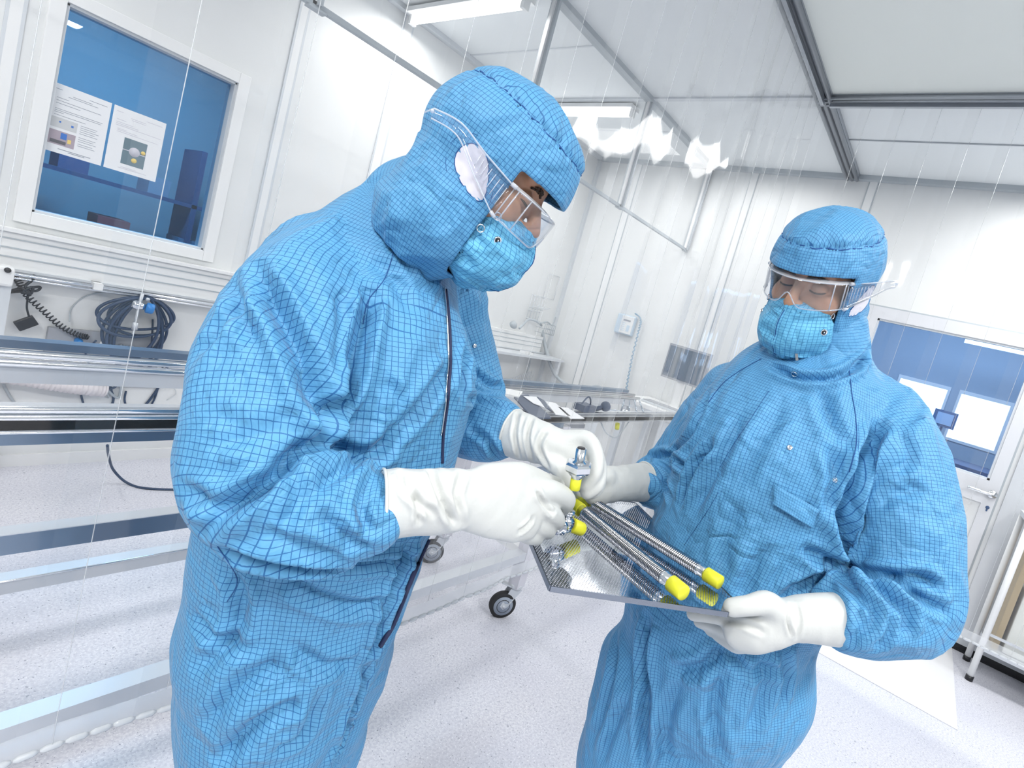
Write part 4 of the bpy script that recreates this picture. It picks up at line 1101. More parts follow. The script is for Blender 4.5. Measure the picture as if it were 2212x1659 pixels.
# ---------------------------------------------------------------- left wall: papers, trunking, pipes
def on_wall(x, y, off=.03): return on(x, y, 1, YW - off)
def sheet(x0, x1, z0, z1, label, kind):
    y = YW + .04; s = empty('paper_notice', (x0, y, z0)); tag(s, label, 'notice')
    MB().box((x0, y, z0), (x1, y + .0012, z1)).build('sheet', M['paper'], s)
    w = x1 - x0; h = z1 - z0; b = MB()
    def ln(u0, u1, v, t=.004): b.box((x0 + w * u0, y - .0006, z0 + h * v), (x0 + w * u1, y, z0 + h * v + h * t * 1.6))
    b.m(0)
    if kind == 0:
        for u0, u1, v in ((.05, .17, .92), (.62, .93, .915), (.35, .68, .875), (.28, .78, .85), (.1, .3, .80), (.1, .85, .76), (.1, .5, .72), (.1, .9, .64), (.1, .88, .615), (.1, .25, .59), (.1, .62, .55)): ln(u0, u1, v)
        for v in (.50, .47, .44, .41, .38, .32, .29, .26, .22, .19): ln(.55, .55 + random.uniform(.25, .36), v)
        for u0, u1, v in ((.25, .8, .06), (.42, .7, .04)): ln(u0, u1, v, .006)
        b.m(1).box((x0 + w * .07, y - .0006, z0 + h * .37), (x0 + w * .5, y, z0 + h * .52)).m(2).box((x0 + w * .07, y - .0006, z0 + h * .12), (x0 + w * .5, y, z0 + h * .33))
        b.m(3).box((x0 + w * .26, y - .0012, z0 + h * .22), (x0 + w * .36, y - .0007, z0 + h * .31)).box((x0 + w * .2, y - .0012, z0 + h * .45), (x0 + w * .23, y - .0007, z0 + h * .475)).box((x0 + w * .4, y - .0012, z0 + h * .43), (x0 + w * .44, y - .0007, z0 + h * .46))
        b.m(4).box((x0 + w * .38, y - .0012, z0 + h * .18), (x0 + w * .44, y - .0007, z0 + h * .24)).m(5).box((x0 + w * .1, y - .0012, z0 + h * .14), (x0 + w * .36, y - .0007, z0 + h * .19))
    else:
        for u0, u1, v in ((.06, .18, .92), (.62, .93, .915), (.33, .62, .875), (.35, .62, .85), (.08, .25, .80), (.08, .4, .76), (.08, .5, .735), (.08, .95, .71), (.12, .3, .66), (.12, .5, .64), (.12, .9, .615), (.25, .8, .06), (.3, .6, .08)): ln(u0, u1, v)
        b.m(6).box((x0 + w * .28, y - .0006, z0 + h * .14), (x0 + w * .72, y, z0 + h * .56))
        cx, cz = x0 + w * .50, z0 + h * .37
        b.m(0).lathe((cx, y - .0006, cz), (0, -1, 0), [(0, w * .105), (.0006, w * .105)], 20)
        b.box((x0 + w * .28, y - .001, cz - .002), (x0 + w * .40, y - .0006, cz + .002)).box((x0 + w * .6, y - .001, cz - .006), (x0 + w * .72, y - .0006, cz - .002))
        b.m(4).lathe((x0 + w * .52, y - .0006, z0 + h * .235), (0, -1, 0), [(0, w * .055), (.0006, w * .055)], 14).lathe((x0 + w * .665, y - .0006, z0 + h * .40), (0, -1, 0), [(0, w * .045), (.0006, w * .045)], 14)
    mats = [M['ink'], mat('pale print', (.62, .64, .66), .8), mat('mauve print', (.42, .36, .42), .8), mat('blue print', (.04, .18, .6), .8), mat('yellow print', (.85, .65, .2), .8), mat('dark print', (.12, .12, .14), .8), mat('slate print', (.14, .22, .27), .8)]
    if kind: mats[0] = mat('pale grey print', (.60, .60, .68), .8)
    b.build('print', mats, s)
sheet(.550, .762, 1.510, 1.808, 'left printed notice with two small colour pictures, behind the window glass', 0)
sheet(.772, .985, 1.510, 1.808, 'right printed notice with one dark square picture, behind the window glass', 1)
tr = empty('wall_trunking', (-1.5, YW, .96)); tag(tr, 'white grooved cable trunking along the wall below the dark window', 'trunking')
b = MB(); b.box((-2, YW - .055, .965), (4.42, YW - .001, 1.125)); b.m(1)
for z in (1.012, 1.052, 1.092): b.box((-2, YW - .058, z), (4.42, YW - .054, z + .006))
b.m(0).box((-2, YW - .075, 1.125), (3.4, YW - .001, 1.14)); b.build('cover', [M['white'], M['grey']], tr)
MB().box((-2, YW - .07, .955), (4.6, YW - .001, .966)).build('edge', M['lgrey'], tr)
pr = empty('wall_pipe', (-1.5, YW - .1, .94)); tag(pr, 'thin chrome pipe on white clips under the wall trunking', 'pipe')
MB().cyl((-2, YW - .10, .948), (3.6, YW - .10, .948), .008, 10).build('upper_tube', M['chrome'], pr)
MB().cyl((-2, YW - .08, .928), (3.6, YW - .08, .928), .006, 10).build('lower_tube', M['chrome'], pr)
for x in (.2, .80, 1.5, 2.4): MB().box((x - .018, YW - .118, .935), (x + .018, YW - .001, .966)).build('clip', M['white'], pr)
# white arm housing at the frame's left edge
a = empty('wall_bracket', (.35, YW - .2, .8)); tag(a, 'rounded white bracket with a dark knob on a grey post, left edge', 'bracket')
q0 = on_wall(-60, 560, .16); q1 = on_wall(30, 598, .16)
MB().box((q0[0], YW - .18, .90), (q1[0], YW - .10, .985)).build('housing', M['white'], a, .012)
kx = on_wall(16, 583, .18); MB().cyl(kx, kx + np.array([0, -.012, 0]), .011, 14).build('knob', M['black'], a)
p0 = on_wall(24, 610, .12); p1 = on_wall(-20, 1000, .12)
MB().box((p0[0] - .035, YW - .15, .02), (p0[0] + .0, YW - .115, .95)).build('post', M['lgrey'], a)
def cable(pts, r, m, label, cat='cable', name='cable', off=.05, n=8, group=None):
    off = r + .002
    q = [on_wall(*p[:2], off + (.031 if 90 < p[0] < 352 and 690 < p[1] < 845 else 0)) for p in pts]
    o = MB().tube(bez(q, n), r, 8).build(name, M[m]); tag(o, label, cat, group); return o
# junction box and its fittings
jb = empty('junction_box', (.9, YW, .5)); tag(jb, 'grey wall plate with small valves and taps behind the hose coil', 'box')
q0 = on_wall(97, 703, .03); q1 = on_wall(345, 832, .03)
MB().box((.667, YW - .03, .43), (1.135, YW - .001, .71)).build('plate', M['greybox'], jb, .003)
for i, (x, y, m_) in enumerate(((168, 735, 'blue'), (222, 742, 'white'), (240, 752, 'alu'), (262, 748, 'chrome'), (283, 752, 'alu'), (305, 756, 'white'), (215, 800, 'alu'))):
    q = on_wall(x, y, .03); MB().lathe(q, (0, -1, 0), [(0, .016), (.02, .016), (.022, .010), (.045, .012), (.05, .006)], 14).build('tap', M[m_], jb)
dk = empty('flexible_duct', (.4, YW - .08, .45)); tag(dk, 'pinkish white ribbed flexible duct along the wall under the rail', 'duct')
b = MB(); pts = bez([on_wall(-90, 795, .09), on_wall(60, 818, .09), on_wall(150, 833, .09), on_wall(225, 842, .05)], 26); rs = [.036 + .0035 * math.sin(i * 1.9) for i in range(len(pts))]
b.tube(pts, rs, 16); b.build('hose', M['duct'], dk)
# hose coil: many loops hung on a hook
cl = empty('hose_coil', (1.0, YW - .08, .9)); tag(cl, 'coil of dark navy hose hanging on the wall beside the blue valve', 'hose')
rr = random.Random(11); hook = on_wall(312, 640, .07)
b = MB()
for i in range(8):
    wv = rr.uniform(.11, .20); hv = rr.uniform(.24, .42) if i % 3 else rr.uniform(.17, .24); cx = -.02 + rr.uniform(-.035, .03); pts = []
    for kx in range(25):
        t = 2 * PI * kx / 24; r0 = (1 - math.cos(t)) / 2
        pts.append(hook + np.array([cx * r0 + wv * math.sin(t) * (.55 + .45 * math.sin(t / 2)), -.006 * i + .01 * math.sin(3 * t), -hv * r0]))
    b.tube(bez(pts, 3), .0075, 8, False)
b.build('loops', M['navy'], cl)
MB().cyl(hook + np.array([0, .06, -.01]), hook + np.array([0, -.06, -.005]), .009, 10).build('hook', M['alu'], cl)
for pts, r_, lb in ((((208, 735), (185, 765), (200, 800), (190, 812), (178, 822), (175, 850), (182, 878)), .0045, 'thin dark cable curling left of the hose ends under the rail'),
                    (((250, 790), (238, 830), (245, 860), (240, 880)), .006, 'dark hose end hanging straight down below the coil'),
                    (((352, 790), (338, 850), (322, 880), (290, 905), (270, 870), (272, 845)), .005, 'dark hose looping below the coil at its right'),
                    (((228, 800), (232, 840), (256, 858), (262, 820), (258, 795)), .006, 'dark hose loop crossing the lower edge of the grey plate'),
                    (((150, 805), (175, 832), (215, 842), (250, 835), (268, 800)), .006, 'dark hose sagging from the duct end to the coil'),
                    (((362, 790), (352, 820), (330, 855), (310, 880)), .007, 'thickest dark hose strand behind the left worker\'s sleeve'),
                    (((150, 695), (155, 665), (190, 638), (250, 631), (320, 640), (400, 648)), .003, 'thin grey wire arching over the hose coil'),
                    (((100, 798), (160, 830), (232, 860), (225, 840), (205, 810)), .002, 'thin pale wire bent to a point under the rail'),
                    (((318, 828), (350, 838), (372, 836), (380, 850), (360, 865)), .002, 'thin pale wire curling beside the left worker\'s sleeve'),
                    (((0, 812), (15, 845), (32, 872)), .006, 'grey cable slanting down at the left edge'),
                    (((330, 690), (329, 720), (326, 760)), .005, 'straight dark hose dropping from the blue valve knob')):
    cable(pts, r_, 'grey' if 'grey' in lb else ('lgrey' if 'pale' in lb else 'navy'), lb, 'hose' if 'hose' in lb else 'cable', 'hose' if 'hose' in lb else 'cable', .06)
fc = MB(); p = [on(232, 962, 2, .30), on(235, 985, 2, .2), on(245, 1015, 2, .08), on(275, 1043, 2, .01), on(320, 1055, 2, .006), on(420, 1056, 2, .006), on(560, 1040, 2, .006)]
tag(fc.tube(bez(p, 8), .006, 8).build('cable', M['navy']), 'dark cable curving down from the frame onto the floor', 'cable')
# spiral cord with bundle and hand control
sp = []
ctrl = bez([on_wall(30, 592, .07), on_wall(42, 612, .07), on_wall(60, 640, .07), on_wall(95, 672, .07), on_wall(130, 703, .065), on_wall(165, 722, .06), on_wall(190, 728, .055)], 40)
for i, c in enumerate(ctrl):
    t = i / len(ctrl) * 2 * PI * 30; d = ctrl[min(i + 1, len(ctrl) - 1)] - ctrl[max(i - 1, 0)]; d = d / np.linalg.norm(d); u = np.cross(d, [0, 1., 0]); u /= np.linalg.norm(u)
    sp.append(c + (u * math.cos(t) + np.array([0, 1., 0]) * math.sin(t)) * .012)
tag(MB().tube(sp, .0032, 6).build('spiral_cord', M['black']), 'black spiral cord stretched down the wall to the grey plate', 'cord')
hc = empty('hand_control', on_wall(55, 698, .05)); tag(hc, 'small black hand control hanging on its lead by the spiral cord', 'remote control')
c0 = on_wall(56, 698, .05)
e1 = on_wall(78, 690, .05) - on_wall(36, 705, .05); MB().bar(c0 - e1 * .5, c0 + e1 * .5, .022, .048, (0, 0, 1)).build('body', M['black'], hc, .004)
MB().tube(bez([on_wall(64, 688, .05), on_wall(58, 665, .06), on_wall(60, 640, .07), on_wall(58, 625, .07)], 6), .004, 8).build('lead', M['black'], hc)
kb = MB(); rr = random.Random(5)
kb.tube(bez([on_wall(14, 632, .08), on_wall(35, 625, .09), on_wall(60, 622, .08), on_wall(86, 620, .08), on_wall(80, 628, .08), on_wall(58, 628, .09), on_wall(40, 630, .08), on_wall(14, 632, .08)], 6), .006, 8)
kb.tube(bez([on_wall(45, 620, .1), on_wall(65, 635, .1), on_wall(70, 620, .1), on_wall(50, 630, .1), on_wall(66, 634, .1), on_wall(55, 618, .09), on_wall(70, 605, .08), on_wall(75, 594, .08)], 6), .006, 8)
tag(kb.build('cable_bundle', M['black']), 'knotted bundle of thin black cable tied near the wall bracket', 'cable')
# valve
v = empty('wall_valve', on_wall(305, 662, .1)); tag(v, 'chrome gas valve with a blue knob on the wall in front of the hose coil', 'valve')
c = on_wall(300, 660, .13)
MB().cyl(on_wall(308, 634, .12), c, .008, 12).cyl(c, on_wall(291, 700, .12), .007, 12).cyl(on_wall(293, 696, .12), on_wall(290, 712, .12), .014, 12).cyl(on_wall(290, 712, .12), on_wall(287, 722, .12), .006, 12).build('pipe', M['alu'], v)
d = on_wall(330, 668, .14) - c; d /= np.linalg.norm(d)
MB().lathe(c - d * .03, d, [(0, .018), (.012, .024), (.03, .024), (.045, .018), (.055, .014)], 18).build('body', M['chrome'], v)
MB().lathe(c + d * .028, d, [(0, .018), (.004, .027), (.03, .027), (.036, .022), (.037, 0)], 16).build('knob', M['blue'], v)
# ---------------------------------------------------------------- bench frame on castors
bf = empty('bench_frame', (2.03, 1.5, 0)); tag(bf, 'long open steel bench frame on castors behind the left worker', 'bench')
def rail(name, y, spec):
    b = MB()
    for kind, z0, z1, x0, x1, dp in spec:
        if kind == 'b': b.m(0).box((x0, y, z0), (x1, y + dp, z1))
        if kind == 'd': b.m(1).box((x0, y, z0), (x1, y + dp, z1))
        if kind == 't': b.m(2).cyl((x0, y, (z0 + z1) / 2), (x1, y, (z0 + z1) / 2), (z1 - z0) / 2, 12)
    return b.build(name, [M['alu'], M['dsteel'], M['chrome']], bf)
X0 = -1.4; X1 = 3.28
rail('front_rail', 1.26, (('t', 1.008, 1.022, X0, X1, 0), ('t', .994, 1.006, X0, X1, 0), ('b', .975, 1.016, X0, X1, .04), ('b', .972, .994, X0, X1, .02), ('t', .968, .974, X0, X1, 0), ('d', .947, .968, X0, 2.0, .03)))
rail('rear_rail', 1.75, (('d', 1.002, 1.022, X0, 3.5, .04), ('t', .978, 1.0, X0, 3.6, 0), ('t', .955, .976, X0, 3.7, 0), ('b', .915, .955, X0, 3.66, .02)))
rail('front_beam', 1.26, (('d', .728, .768, X0, 2.03, .035), ('b', .7681, .770, X0, 2.03, .035)))
rail('middle_beam', 1.50, (('b', .60, .64, X0, 1.9, .03),)) if False else None
rail('front_foot_rail', 1.26, (('b', .30, .338, X0, X1, .05), ))
rail('rear_foot_rail', 1.80, (('b', .30, .338, X0, X1, .05), ('t', .336, .342, X0, X1, 0)))
for x in (2.03, -1.2, 3.2):
    MB().box((x - .02, 1.29, .30), (x + .02, 1.81, .338)).build('cross_bar', M['white'], bf)
    for y in (1.285, 1.80):
        lg = MB().box((x - .028, y - .028, .155), (x + .028, y + .028, .95)).build('leg', mat('pale enamel leg', (.66, .66, .72), .35) if x == 2.03 else M['lgrey'], bf)
        ca = MB()
        ca.m(0).lathe((x, y, .165), (0, 0, -1), [(0, .030), (.012, .032), (.02, .030), (.024, .02)], 18)
        wc = np.array([x - .045, y + .015, .0625])
        ax = np.array([.55, .83, 0]); ax /= np.linalg.norm(ax); tt = np.array([-ax[1], ax[0], 0])
        for s in (-1, 1):
            o_ = ax * .021 * s
            P0 = np.array([x, y, .145]) + o_; 
            q = [P0 + tt * -.028, P0 + tt * .028, wc + o_ + tt * .018, wc + o_ - np.array([0, 0, .014]), wc + o_ - tt * .018]
            V = [p_ + ax * .0015 * e for e in (-1, 1) for p_ in q]
            ca.add(V, [(4, 3, 2, 1, 0), (5, 6, 7, 8, 9)] + [(i, (i + 1) % 5, 5 + (i + 1) % 5, 5 + i) for i in range(5)])
        ca.cyl(wc - ax * .026, wc + ax * .026, .007, 12)
        ca.bar(np.array([x, y, .15]) + tt * .02, np.array([x, y, .168]) + tt * .075, .03, .006)
        co = ca.build('castor', M['alu'], bf)
        wh = MB(); wh.lathe(wc - ax * .016, ax, [(0, .056), (.004, .0625), (.028, .0625), (.032, .056)], 32)
        wh.m(1).lathe(wc - ax * .0175, ax, [(0, .046), (.035, .046)], 32).m(0).lathe(wc - ax * .0182, ax, [(0, .032), (.0364, .032)], 24).m(1).lathe(wc - ax * .019, ax, [(0, .029), (.038, .029)], 24)
        wh.build('wheel', [M['rubber'], mat('blue grey wheel', (.32, .37, .45), .5)], co)
# things lying on the rails
def slab(cs, z, th, m, name, label, cat, group=None):
    P4 = [on(x, y, 2, z) for x, y in cs]; V = [p for p in P4] + [p + np.array([0, 0, th]) for p in P4]; n = len(cs)
    f = [tuple(range(n))[::-1], tuple(range(n, 2 * n))] + [(i, (i + 1) % n, n + (i + 1) % n, n + i) for i in range(n)]
    # rest on z
    o = MB().add(V, f).build(name, M[m]); return tag(o, label, cat, group)
slab([(1108, 858), (1140, 855), (1190, 905), (1150, 905)], 1.023, .006, 'navy', 'folder', 'dark folder under papers on the bench rails behind the white cuff', 'folder')
slab([(1085, 842), (1128, 850), (1120, 862), (1080, 852)], 1.024, .01, 'white', 'paper_stack', 'crumpled white paper heap on the bench rail beside the left worker\'s far sleeve', 'paper')
slab([(1130, 856), (1158, 858), (1180, 882), (1152, 872)], 1.031, .002, 'paper', 'paper_sheet', 'nearest white sheet on the dark folder on the bench', 'paper')
slab([(1160, 858), (1175, 866), (1192, 890), (1176, 880)], 1.031, .003, 'navy', 'booklet', 'small dark booklet between white sheets on the bench', 'booklet')
slab([(1178, 868), (1200, 872), (1232, 900), (1200, 896)], 1.024, .003, 'paper', 'paper_sheet', 'middle white sheet slanting across the bench rails', 'paper')
slab([(1205, 880), (1226, 882), (1262, 905), (1232, 905)], 1.024, .003, 'paper', 'paper_sheet', 'farthest white sheet on the bench, nearest the raised fitting', 'paper')
o = MB(); c = on(1262, 884, 2, 1.03); o.box(c - np.array([.05, .03, .006]), c + np.array([.05, .03, .025])).tube(bez([c + np.array([-.04, 0, .02]), c + np.array([0, 0, .06]), c + np.array([.03, 0, .05]), c + np.array([.045, 0, .02])], 6), .004, 6)
tag(o.build('adapter', M['navy']), 'small dark adapter with a looped lead on the bench', 'adapter')
c = on(1308, 878, 2, 1.05); tag(MB().sphere(c, .026, 8).cyl(c, c + np.array([-.05, .03, -.026]), .012, 10).build('clamp_knob', M['navy']), 'round dark knob of a small clamp on the bench', 'knob')
b = MB(); c = on(1355, 893, 2, 1.0)
b.cyl(c + np.array([-.12, .05, 0]), c + np.array([.22, -.05, 0]), .007, 8); b.m(1).cyl(c + np.array([-.02, .02, 0]), c + np.array([.03, 0, 0]), .016, 10).m(2).cyl(c + np.array([.04, .0, 0]), c + np.array([.07, -.01, 0]), .012, 10).m(0)
for i in range(4): b.cyl(c + np.array([-.04 + .06 * i, .02 - .02 * i, -.0]), c + np.array([-.02 + .06 * i, .03, .07]), .004, 6)
tag(b.build('pipe_fitting', [M['steel'], M['chrome'], M['yellow']]), 'small metal pipe assembly with a yellow ring on the bench rail', 'pipe')
cu = MB(); p = [on(1295, 905, 1, 1.3), on(1310, 935, 1, 1.3), on(1330, 945, 1, 1.3), on(1345, 930, 1, 1.3), on(1362, 905, 1, 1.3)]
tag(cu.tube(bez(p, 8), .004, 6).build('cable', M['grey']), 'grey cable sagging under the far end of the bench', 'cable')
c = on(1334, 915, 1, 1.3); tag(MB().cyl(c, c + np.array([.012, 0, -.03]), .012, 12).build('yellow_cap', M['yellow']), 'tiny yellow cap hanging below the far bench rail', 'cap')
slab([(1190, 910), (1245, 910), (1262, 925), (1215, 925)], .90, .02, 'greybox', 'under_tray', 'grey tray under the bench rails behind the gloves', 'tray')
# ---------------------------------------------------------------- far corner
sh = empty('wall_shelf', (3.8, YW - .2, .95)); tag(sh, 'narrow white wall shelf on a grey leg in the far corner', 'shelf')
MB().box((3.2, YW - .28, .93), (4.58, YW - .08, .952)).build('shelf_board', M['lgrey'], sh)
MB().box((4.50, YW - .27, .0), (4.545, YW - .23, .93)).build('leg', M['lgrey'], sh)
MB().box((3.2, YW - .27, .0), (3.245, YW - .23, .93)).build('leg', M['lgrey'], sh)
for x in (3.95, 4.02): tag(MB().box((x, YW - .25, .953), (x + .05, YW - .18, .975)).build('small_box', M['white']), 'small white box on the wall shelf in the far corner', 'box', 'small white boxes on the wall shelf')
rk = empty('wire_rack', (4.15, YW, 1.4)); tag(rk, 'wire rack of thin grey rods on the wall in the far corner', 'rack')
b = MB()
for i in range(5): b.cyl((4.10 + .045 * i, YW - .03, 1.27), (4.10 + .045 * i, YW - .03, 1.52), .003, 6)
for z in (1.28, 1.36, 1.51): b.cyl((4.09, YW - .03, z), (4.29, YW - .03, z), .004, 6)
for i in range(5): b.cyl((4.10 + .045 * i, YW - .03, 1.38), (4.13 + .045 * i, YW - .12, 1.43), .003, 6)
b.build('rods', M['lgrey'], rk)
b = MB(); 
for a_, c_ in (((4.28, 1.52), (4.46, 1.52)), ((4.46, 1.52), (4.46, 1.76)), ((4.46, 1.76), (4.28, 1.76)), ((4.28, 1.76), (4.28, 1.52))): b.cyl((a_[0], YW - .02, a_[1]), (c_[0], YW - .02, c_[1]), .003, 6)
tag(b.build('wire_holder', M['lgrey']), 'thin empty square wire frame on the wall above the rack', 'frame')
bk = empty('wire_basket', (4.35, YW - .1, 1.2)); tag(bk, 'small wire basket holding grey tools under the rack', 'basket')
b = MB()
for z in (1.17, 1.22, 1.27): b.tube([(4.28, YW - .03, z), (4.28, YW - .14, z), (4.46, YW - .14, z), (4.46, YW - .03, z)], .003, 6, False)
for i in range(7): b.cyl((4.28 + .03 * i, YW - .14, 1.17), (4.28 + .03 * i, YW - .14, 1.27), .0025, 5)
b.build('wires', M['grey'], bk)
MB().tube(bez([(4.25, YW - .1, 1.26), (4.35, YW - .1, 1.29), (4.45, YW - .1, 1.27), (4.47, YW - .1, 1.36)], 4), .007, 6).build('tool', M['grey'], bk)
g = empty('spray_gun', (3.95, YW - .1, 1.2)); tag(g, 'grey metal spray gun with a curved pipe above the wall trunking', 'spray gun')
b = MB(); b.tube(bez([(3.93, YW - .12, 1.17), (4.00, YW - .1, 1.22), (4.08, YW - .08, 1.27), (4.20, YW - .08, 1.27), (4.30, YW - .08, 1.24)], 6), .012, 10)
b.build('pipe', M['grey'], g); MB().lathe((3.86, YW - .12, 1.17), (-.8, 0, .6), [(0, .02), (.03, .035), (.06, .03), (.065, .01)], 14).build('nozzle', M['grey'], g)
tag(MB().tube(bez([on(1170, 710, 0, 4.45), on(1182, 765, 0, 4.5), on(1200, 810, 0, 4.5), on(1235, 838, 0, 4.5), on(1262, 843, 0, 4.5), on(1290, 835, 0, 4.5), on(1305, 850, 0, 4.5), on(1308, 885, 0, 4.5)], 8), .018, 10).build('grey_hose', M['grey']), 'thick grey hose sagging along the far corner', 'hose')
tag(MB().tube(bez([on_wall(1148, 764, .05), on_wall(1143, 790, .05), on_wall(1136, 815, .05), on_wall(1136, 850, .05)], 6), .008, 8).build('cable', M['grey']), 'thin grey cable hanging below the corner shelf', 'cable')
b = MB(); pts = []
for i in range(120):
    t = i / 119; c = on_wall(1090 + 60 * t, 832 - 22 * t, .06); pts.append(c + np.array([math.cos(i * .75) * .02, 0, math.sin(i * .75) * .055]))
tag(b.tube(pts, .0035, 5).build('coiled_tubing', M['lgrey']), 'pale coiled tubing on the wall beside the left worker\'s elbow', 'tubing')
# far wall controller and curly lead
q = on(1357, 703, 0, XW); ct = empty('wall_controller', q); tag(ct, 'pale blue wall controller with a small display on the far wall', 'controller')
cy_, cz_ = q[1], q[2]
M['pblue'] = mat('pale blue plastic', (.62, .74, .84), .45)
MB().box((XW - .05, cy_ - .085, cz_ - .095), (XW - .001, cy_ + .115, cz_ + .095)).build('body', M['pblue'], ct, .012)
MB().box((XW - .058, cy_ - .075, cz_ - .085), (XW - .05, cy_ + .055, cz_ + .085)).build('front', M['white'], ct, .004)
MB().box((XW - .061, cy_ - .045, cz_ + .035), (XW - .058, cy_ + .035, cz_ + .05)).build('display', M['greybox'], ct)
b = MB()
for i in range(5): b.box((XW - .060, cy_ + .005, cz_ + .012 - .018 * i), (XW - .058, cy_ + .042, cz_ + .018 - .018 * i))
b.box((XW - .060, cy_ - .05, cz_ - .06), (XW - .058, cy_ - .02, cz_ + .0)); b.build('buttons', M['pblue'], ct)
pts = [on(1372, 677, 0, XW - .03), on(1384, 690, 0, XW - .05), on(1378, 720, 0, XW - .05), on(1366, 770, 0, XW - .05), on(1357, 815, 0, XW - .05), on(1351, 855, 0, XW - .05)]
base = bez(pts, 24); sp = []
for i, c in enumerate(base): sp.append(c + np.array([0, math.cos(i * 1.4), math.sin(i * 1.4) * .3]) * (.008 if i > 26 else 0))
tag(MB().tube(sp, .007, 6).build('curly_lead', mat('blue grey lead', (.28, .42, .55), .5)), 'curly blue grey lead hanging from the wall controller', 'cord')
# desk with monitor
dk_ = empty('desk', (4.2, 1.9, 0)); tag(dk_, 'white desk against the far wall under the screens', 'desk')
MB().box((3.98, .9, .87), (4.58, 2.08, .90)).m(1).box((3.985, .905, .835), (4.57, 2.075, .87)).build('desktop', [M['white'], M['lgrey']], dk_)
for x in (4.02, 4.54):
    for y in (.95, 2.0): MB().box((x - .025, y - .025, 0), (x + .025, y + .025, .84)).build('leg', M['lgrey'], dk_)
mo = empty('monitor', (4.35, 1.72, .9)); tag(mo, 'dark flat monitor standing on the white desk', 'monitor')
mc = on(1482, 790, 0, 4.35)
def facing(c, w, h, t, m, name, parent, d=(-1, .18, 0)):
    d = np.array(d, float); d /= np.linalg.norm(d); u = np.cross(d, [0, 0, 1.]); up = np.array([0, 0, 1.])
    V = [c + u * a * w / 2 + up * b_ * h / 2 + d * e * t / 2 for e in (-1, 1) for a, b_ in ((-1, -1), (1, -1), (1, 1), (-1, 1))]
    return MB().add(V, [(3, 2, 1, 0), (4, 5, 6, 7), (0, 1, 5, 4), (1, 2, 6, 5), (2, 3, 7, 6), (3, 0, 4, 7)]).build(name, m, parent)
facing(mc, .41, .30, .03, M['greybox'], 'case', mo); dd = np.array([-1, .18, 0]); dd /= np.linalg.norm(dd)
facing(mc + dd * .016, .38, .265, .004, mat('dark screen', (.10, .14, .19), .2), 'screen', mo)
MB().box((mc[0] - .0, mc[1] - .03, .905), (mc[0] + .03, mc[1] + .03, mc[2])).box((mc[0] - .1, mc[1] - .1, .902), (mc[0] + .1, mc[1] + .1, .914)).build('stand', M['white'], mo)
kb_ = empty('keyboard', (4.15, 1.85, .9)); tag(kb_, 'grey keyboard on the desk in front of the monitor', 'keyboard')
MB().box((4.10, 1.45, .902), (4.25, 1.92, .918)).build('case', M['lgrey'], kb_); MB().box((4.11, 1.46, .918), (4.24, 1.91, .923)).build('keys', M['greybox'], kb_)
tag(MB().box((4.00, 1.98, .902), (4.06, 2.07, .925)).build('pen_box', mat('dusty pink', (.6, .42, .45), .6)), 'small dusty pink box at the desk corner', 'box')
# mat and rack at right
tag(MB().add([(3.44, -.512, .001), (4.60, -.512, .001), (4.60, .70, .001), (3.44, .70, .001), (3.44, -.512, .004), (4.60, -.512, .004), (4.60, .70, .004), (3.44, .70, .004)], [(0, 3, 2, 1), (4, 5, 6, 7), (0, 1, 5, 4), (1, 2, 6, 5), (2, 3, 7, 6), (3, 0, 4, 7)]).build('floor_mat', mat('white sticky mat', (.86, .87, .90), .3)), 'white rectangular mat on the floor before the door', 'mat')
rk = empty('storage_rack', (4.3, -.9, 0)); tag(rk, 'steel rack on white tube legs right of the door', 'rack')
for x, y in ((4.18, -.586), (4.5, -.586), (4.18, -1.5), (4.5, -1.5)):
    lg = MB().cyl((x, y, .03), (x, y, 1.02), .017, 14).build('leg', M['white'], rk)
    MB().cyl((x, y, 0), (x, y, .03), .02, 14).build('rubber_foot', M['black'], lg)
MB().box((4.17, -1.5, .20), (4.52, -.60, .225)).box((4.17, -1.5, .30), (4.18, -.60, .315)).build('lower_shelf', M['alu'], rk)
MB().box((4.17, -1.5, 1.0), (4.52, -.57, 1.03)).build('top_shelf', M['lgrey'], rk)
tag(MB().box((4.22, -1.42, .226), (4.50, -.68, .62)).build('storage_box', mat('cream box', (.72, .74, .70), .5), bevel=.008), 'cream box on the lower shelf of the rack right of the door', 'box')
tag(MB().box((4.22, -.66, .226), (4.5, -.63, .95)).build('board', mat('tan board', (.42, .34, .22), .6)), 'tan board standing upright at the end of the rack', 'board')
# things in the lit room beyond the door
ds = empty('desk', (7, 0, 0)); tag(ds, 'dark desk in the blue room seen through the door window', 'desk')
MB().box((6.5, -1.2, 1.02), (7.4, 1.6, 1.06)).build('desktop', M['navydark'], ds)
for x in (6.55, 7.35):
    for y in (-1.1, 1.5): MB().box((x - .03, y - .03, 0), (x + .03, y + .03, 1.02)).build('leg', M['navydark'], ds)
mo = empty('monitor', (6.9, .0, 1.06)); tag(mo, 'dark framed monitor in the blue room beyond the door window', 'monitor')
mc = on(2040, 905, 0, 6.9); facing(mc, .20, .17, .02, mat('blue monitor case', (.06, .13, .28), .4), 'case', mo); facing(mc + np.array([-.014, 0, 0]), .14, .12, .004, mat('pale screen', (.4, .55, .75), .3), 'screen', mo)
MB().box((mc[0] + .0, mc[1] - .01, 1.06), (mc[0] + .02, mc[1] + .01, mc[2])).build('stand', M['navydark'], mo)
for i in range(4):
    y = -.75 + i * .22; tag(MB().box((6.2, y, .55 + .1 * (i % 2)), (6.45, y + .16, .95)).build('equipment_case', mat('slate blue case', (.1, .18, .34), .5)), 'slate blue equipment case standing before the desk beyond the door', 'case', 'equipment cases beyond the door')
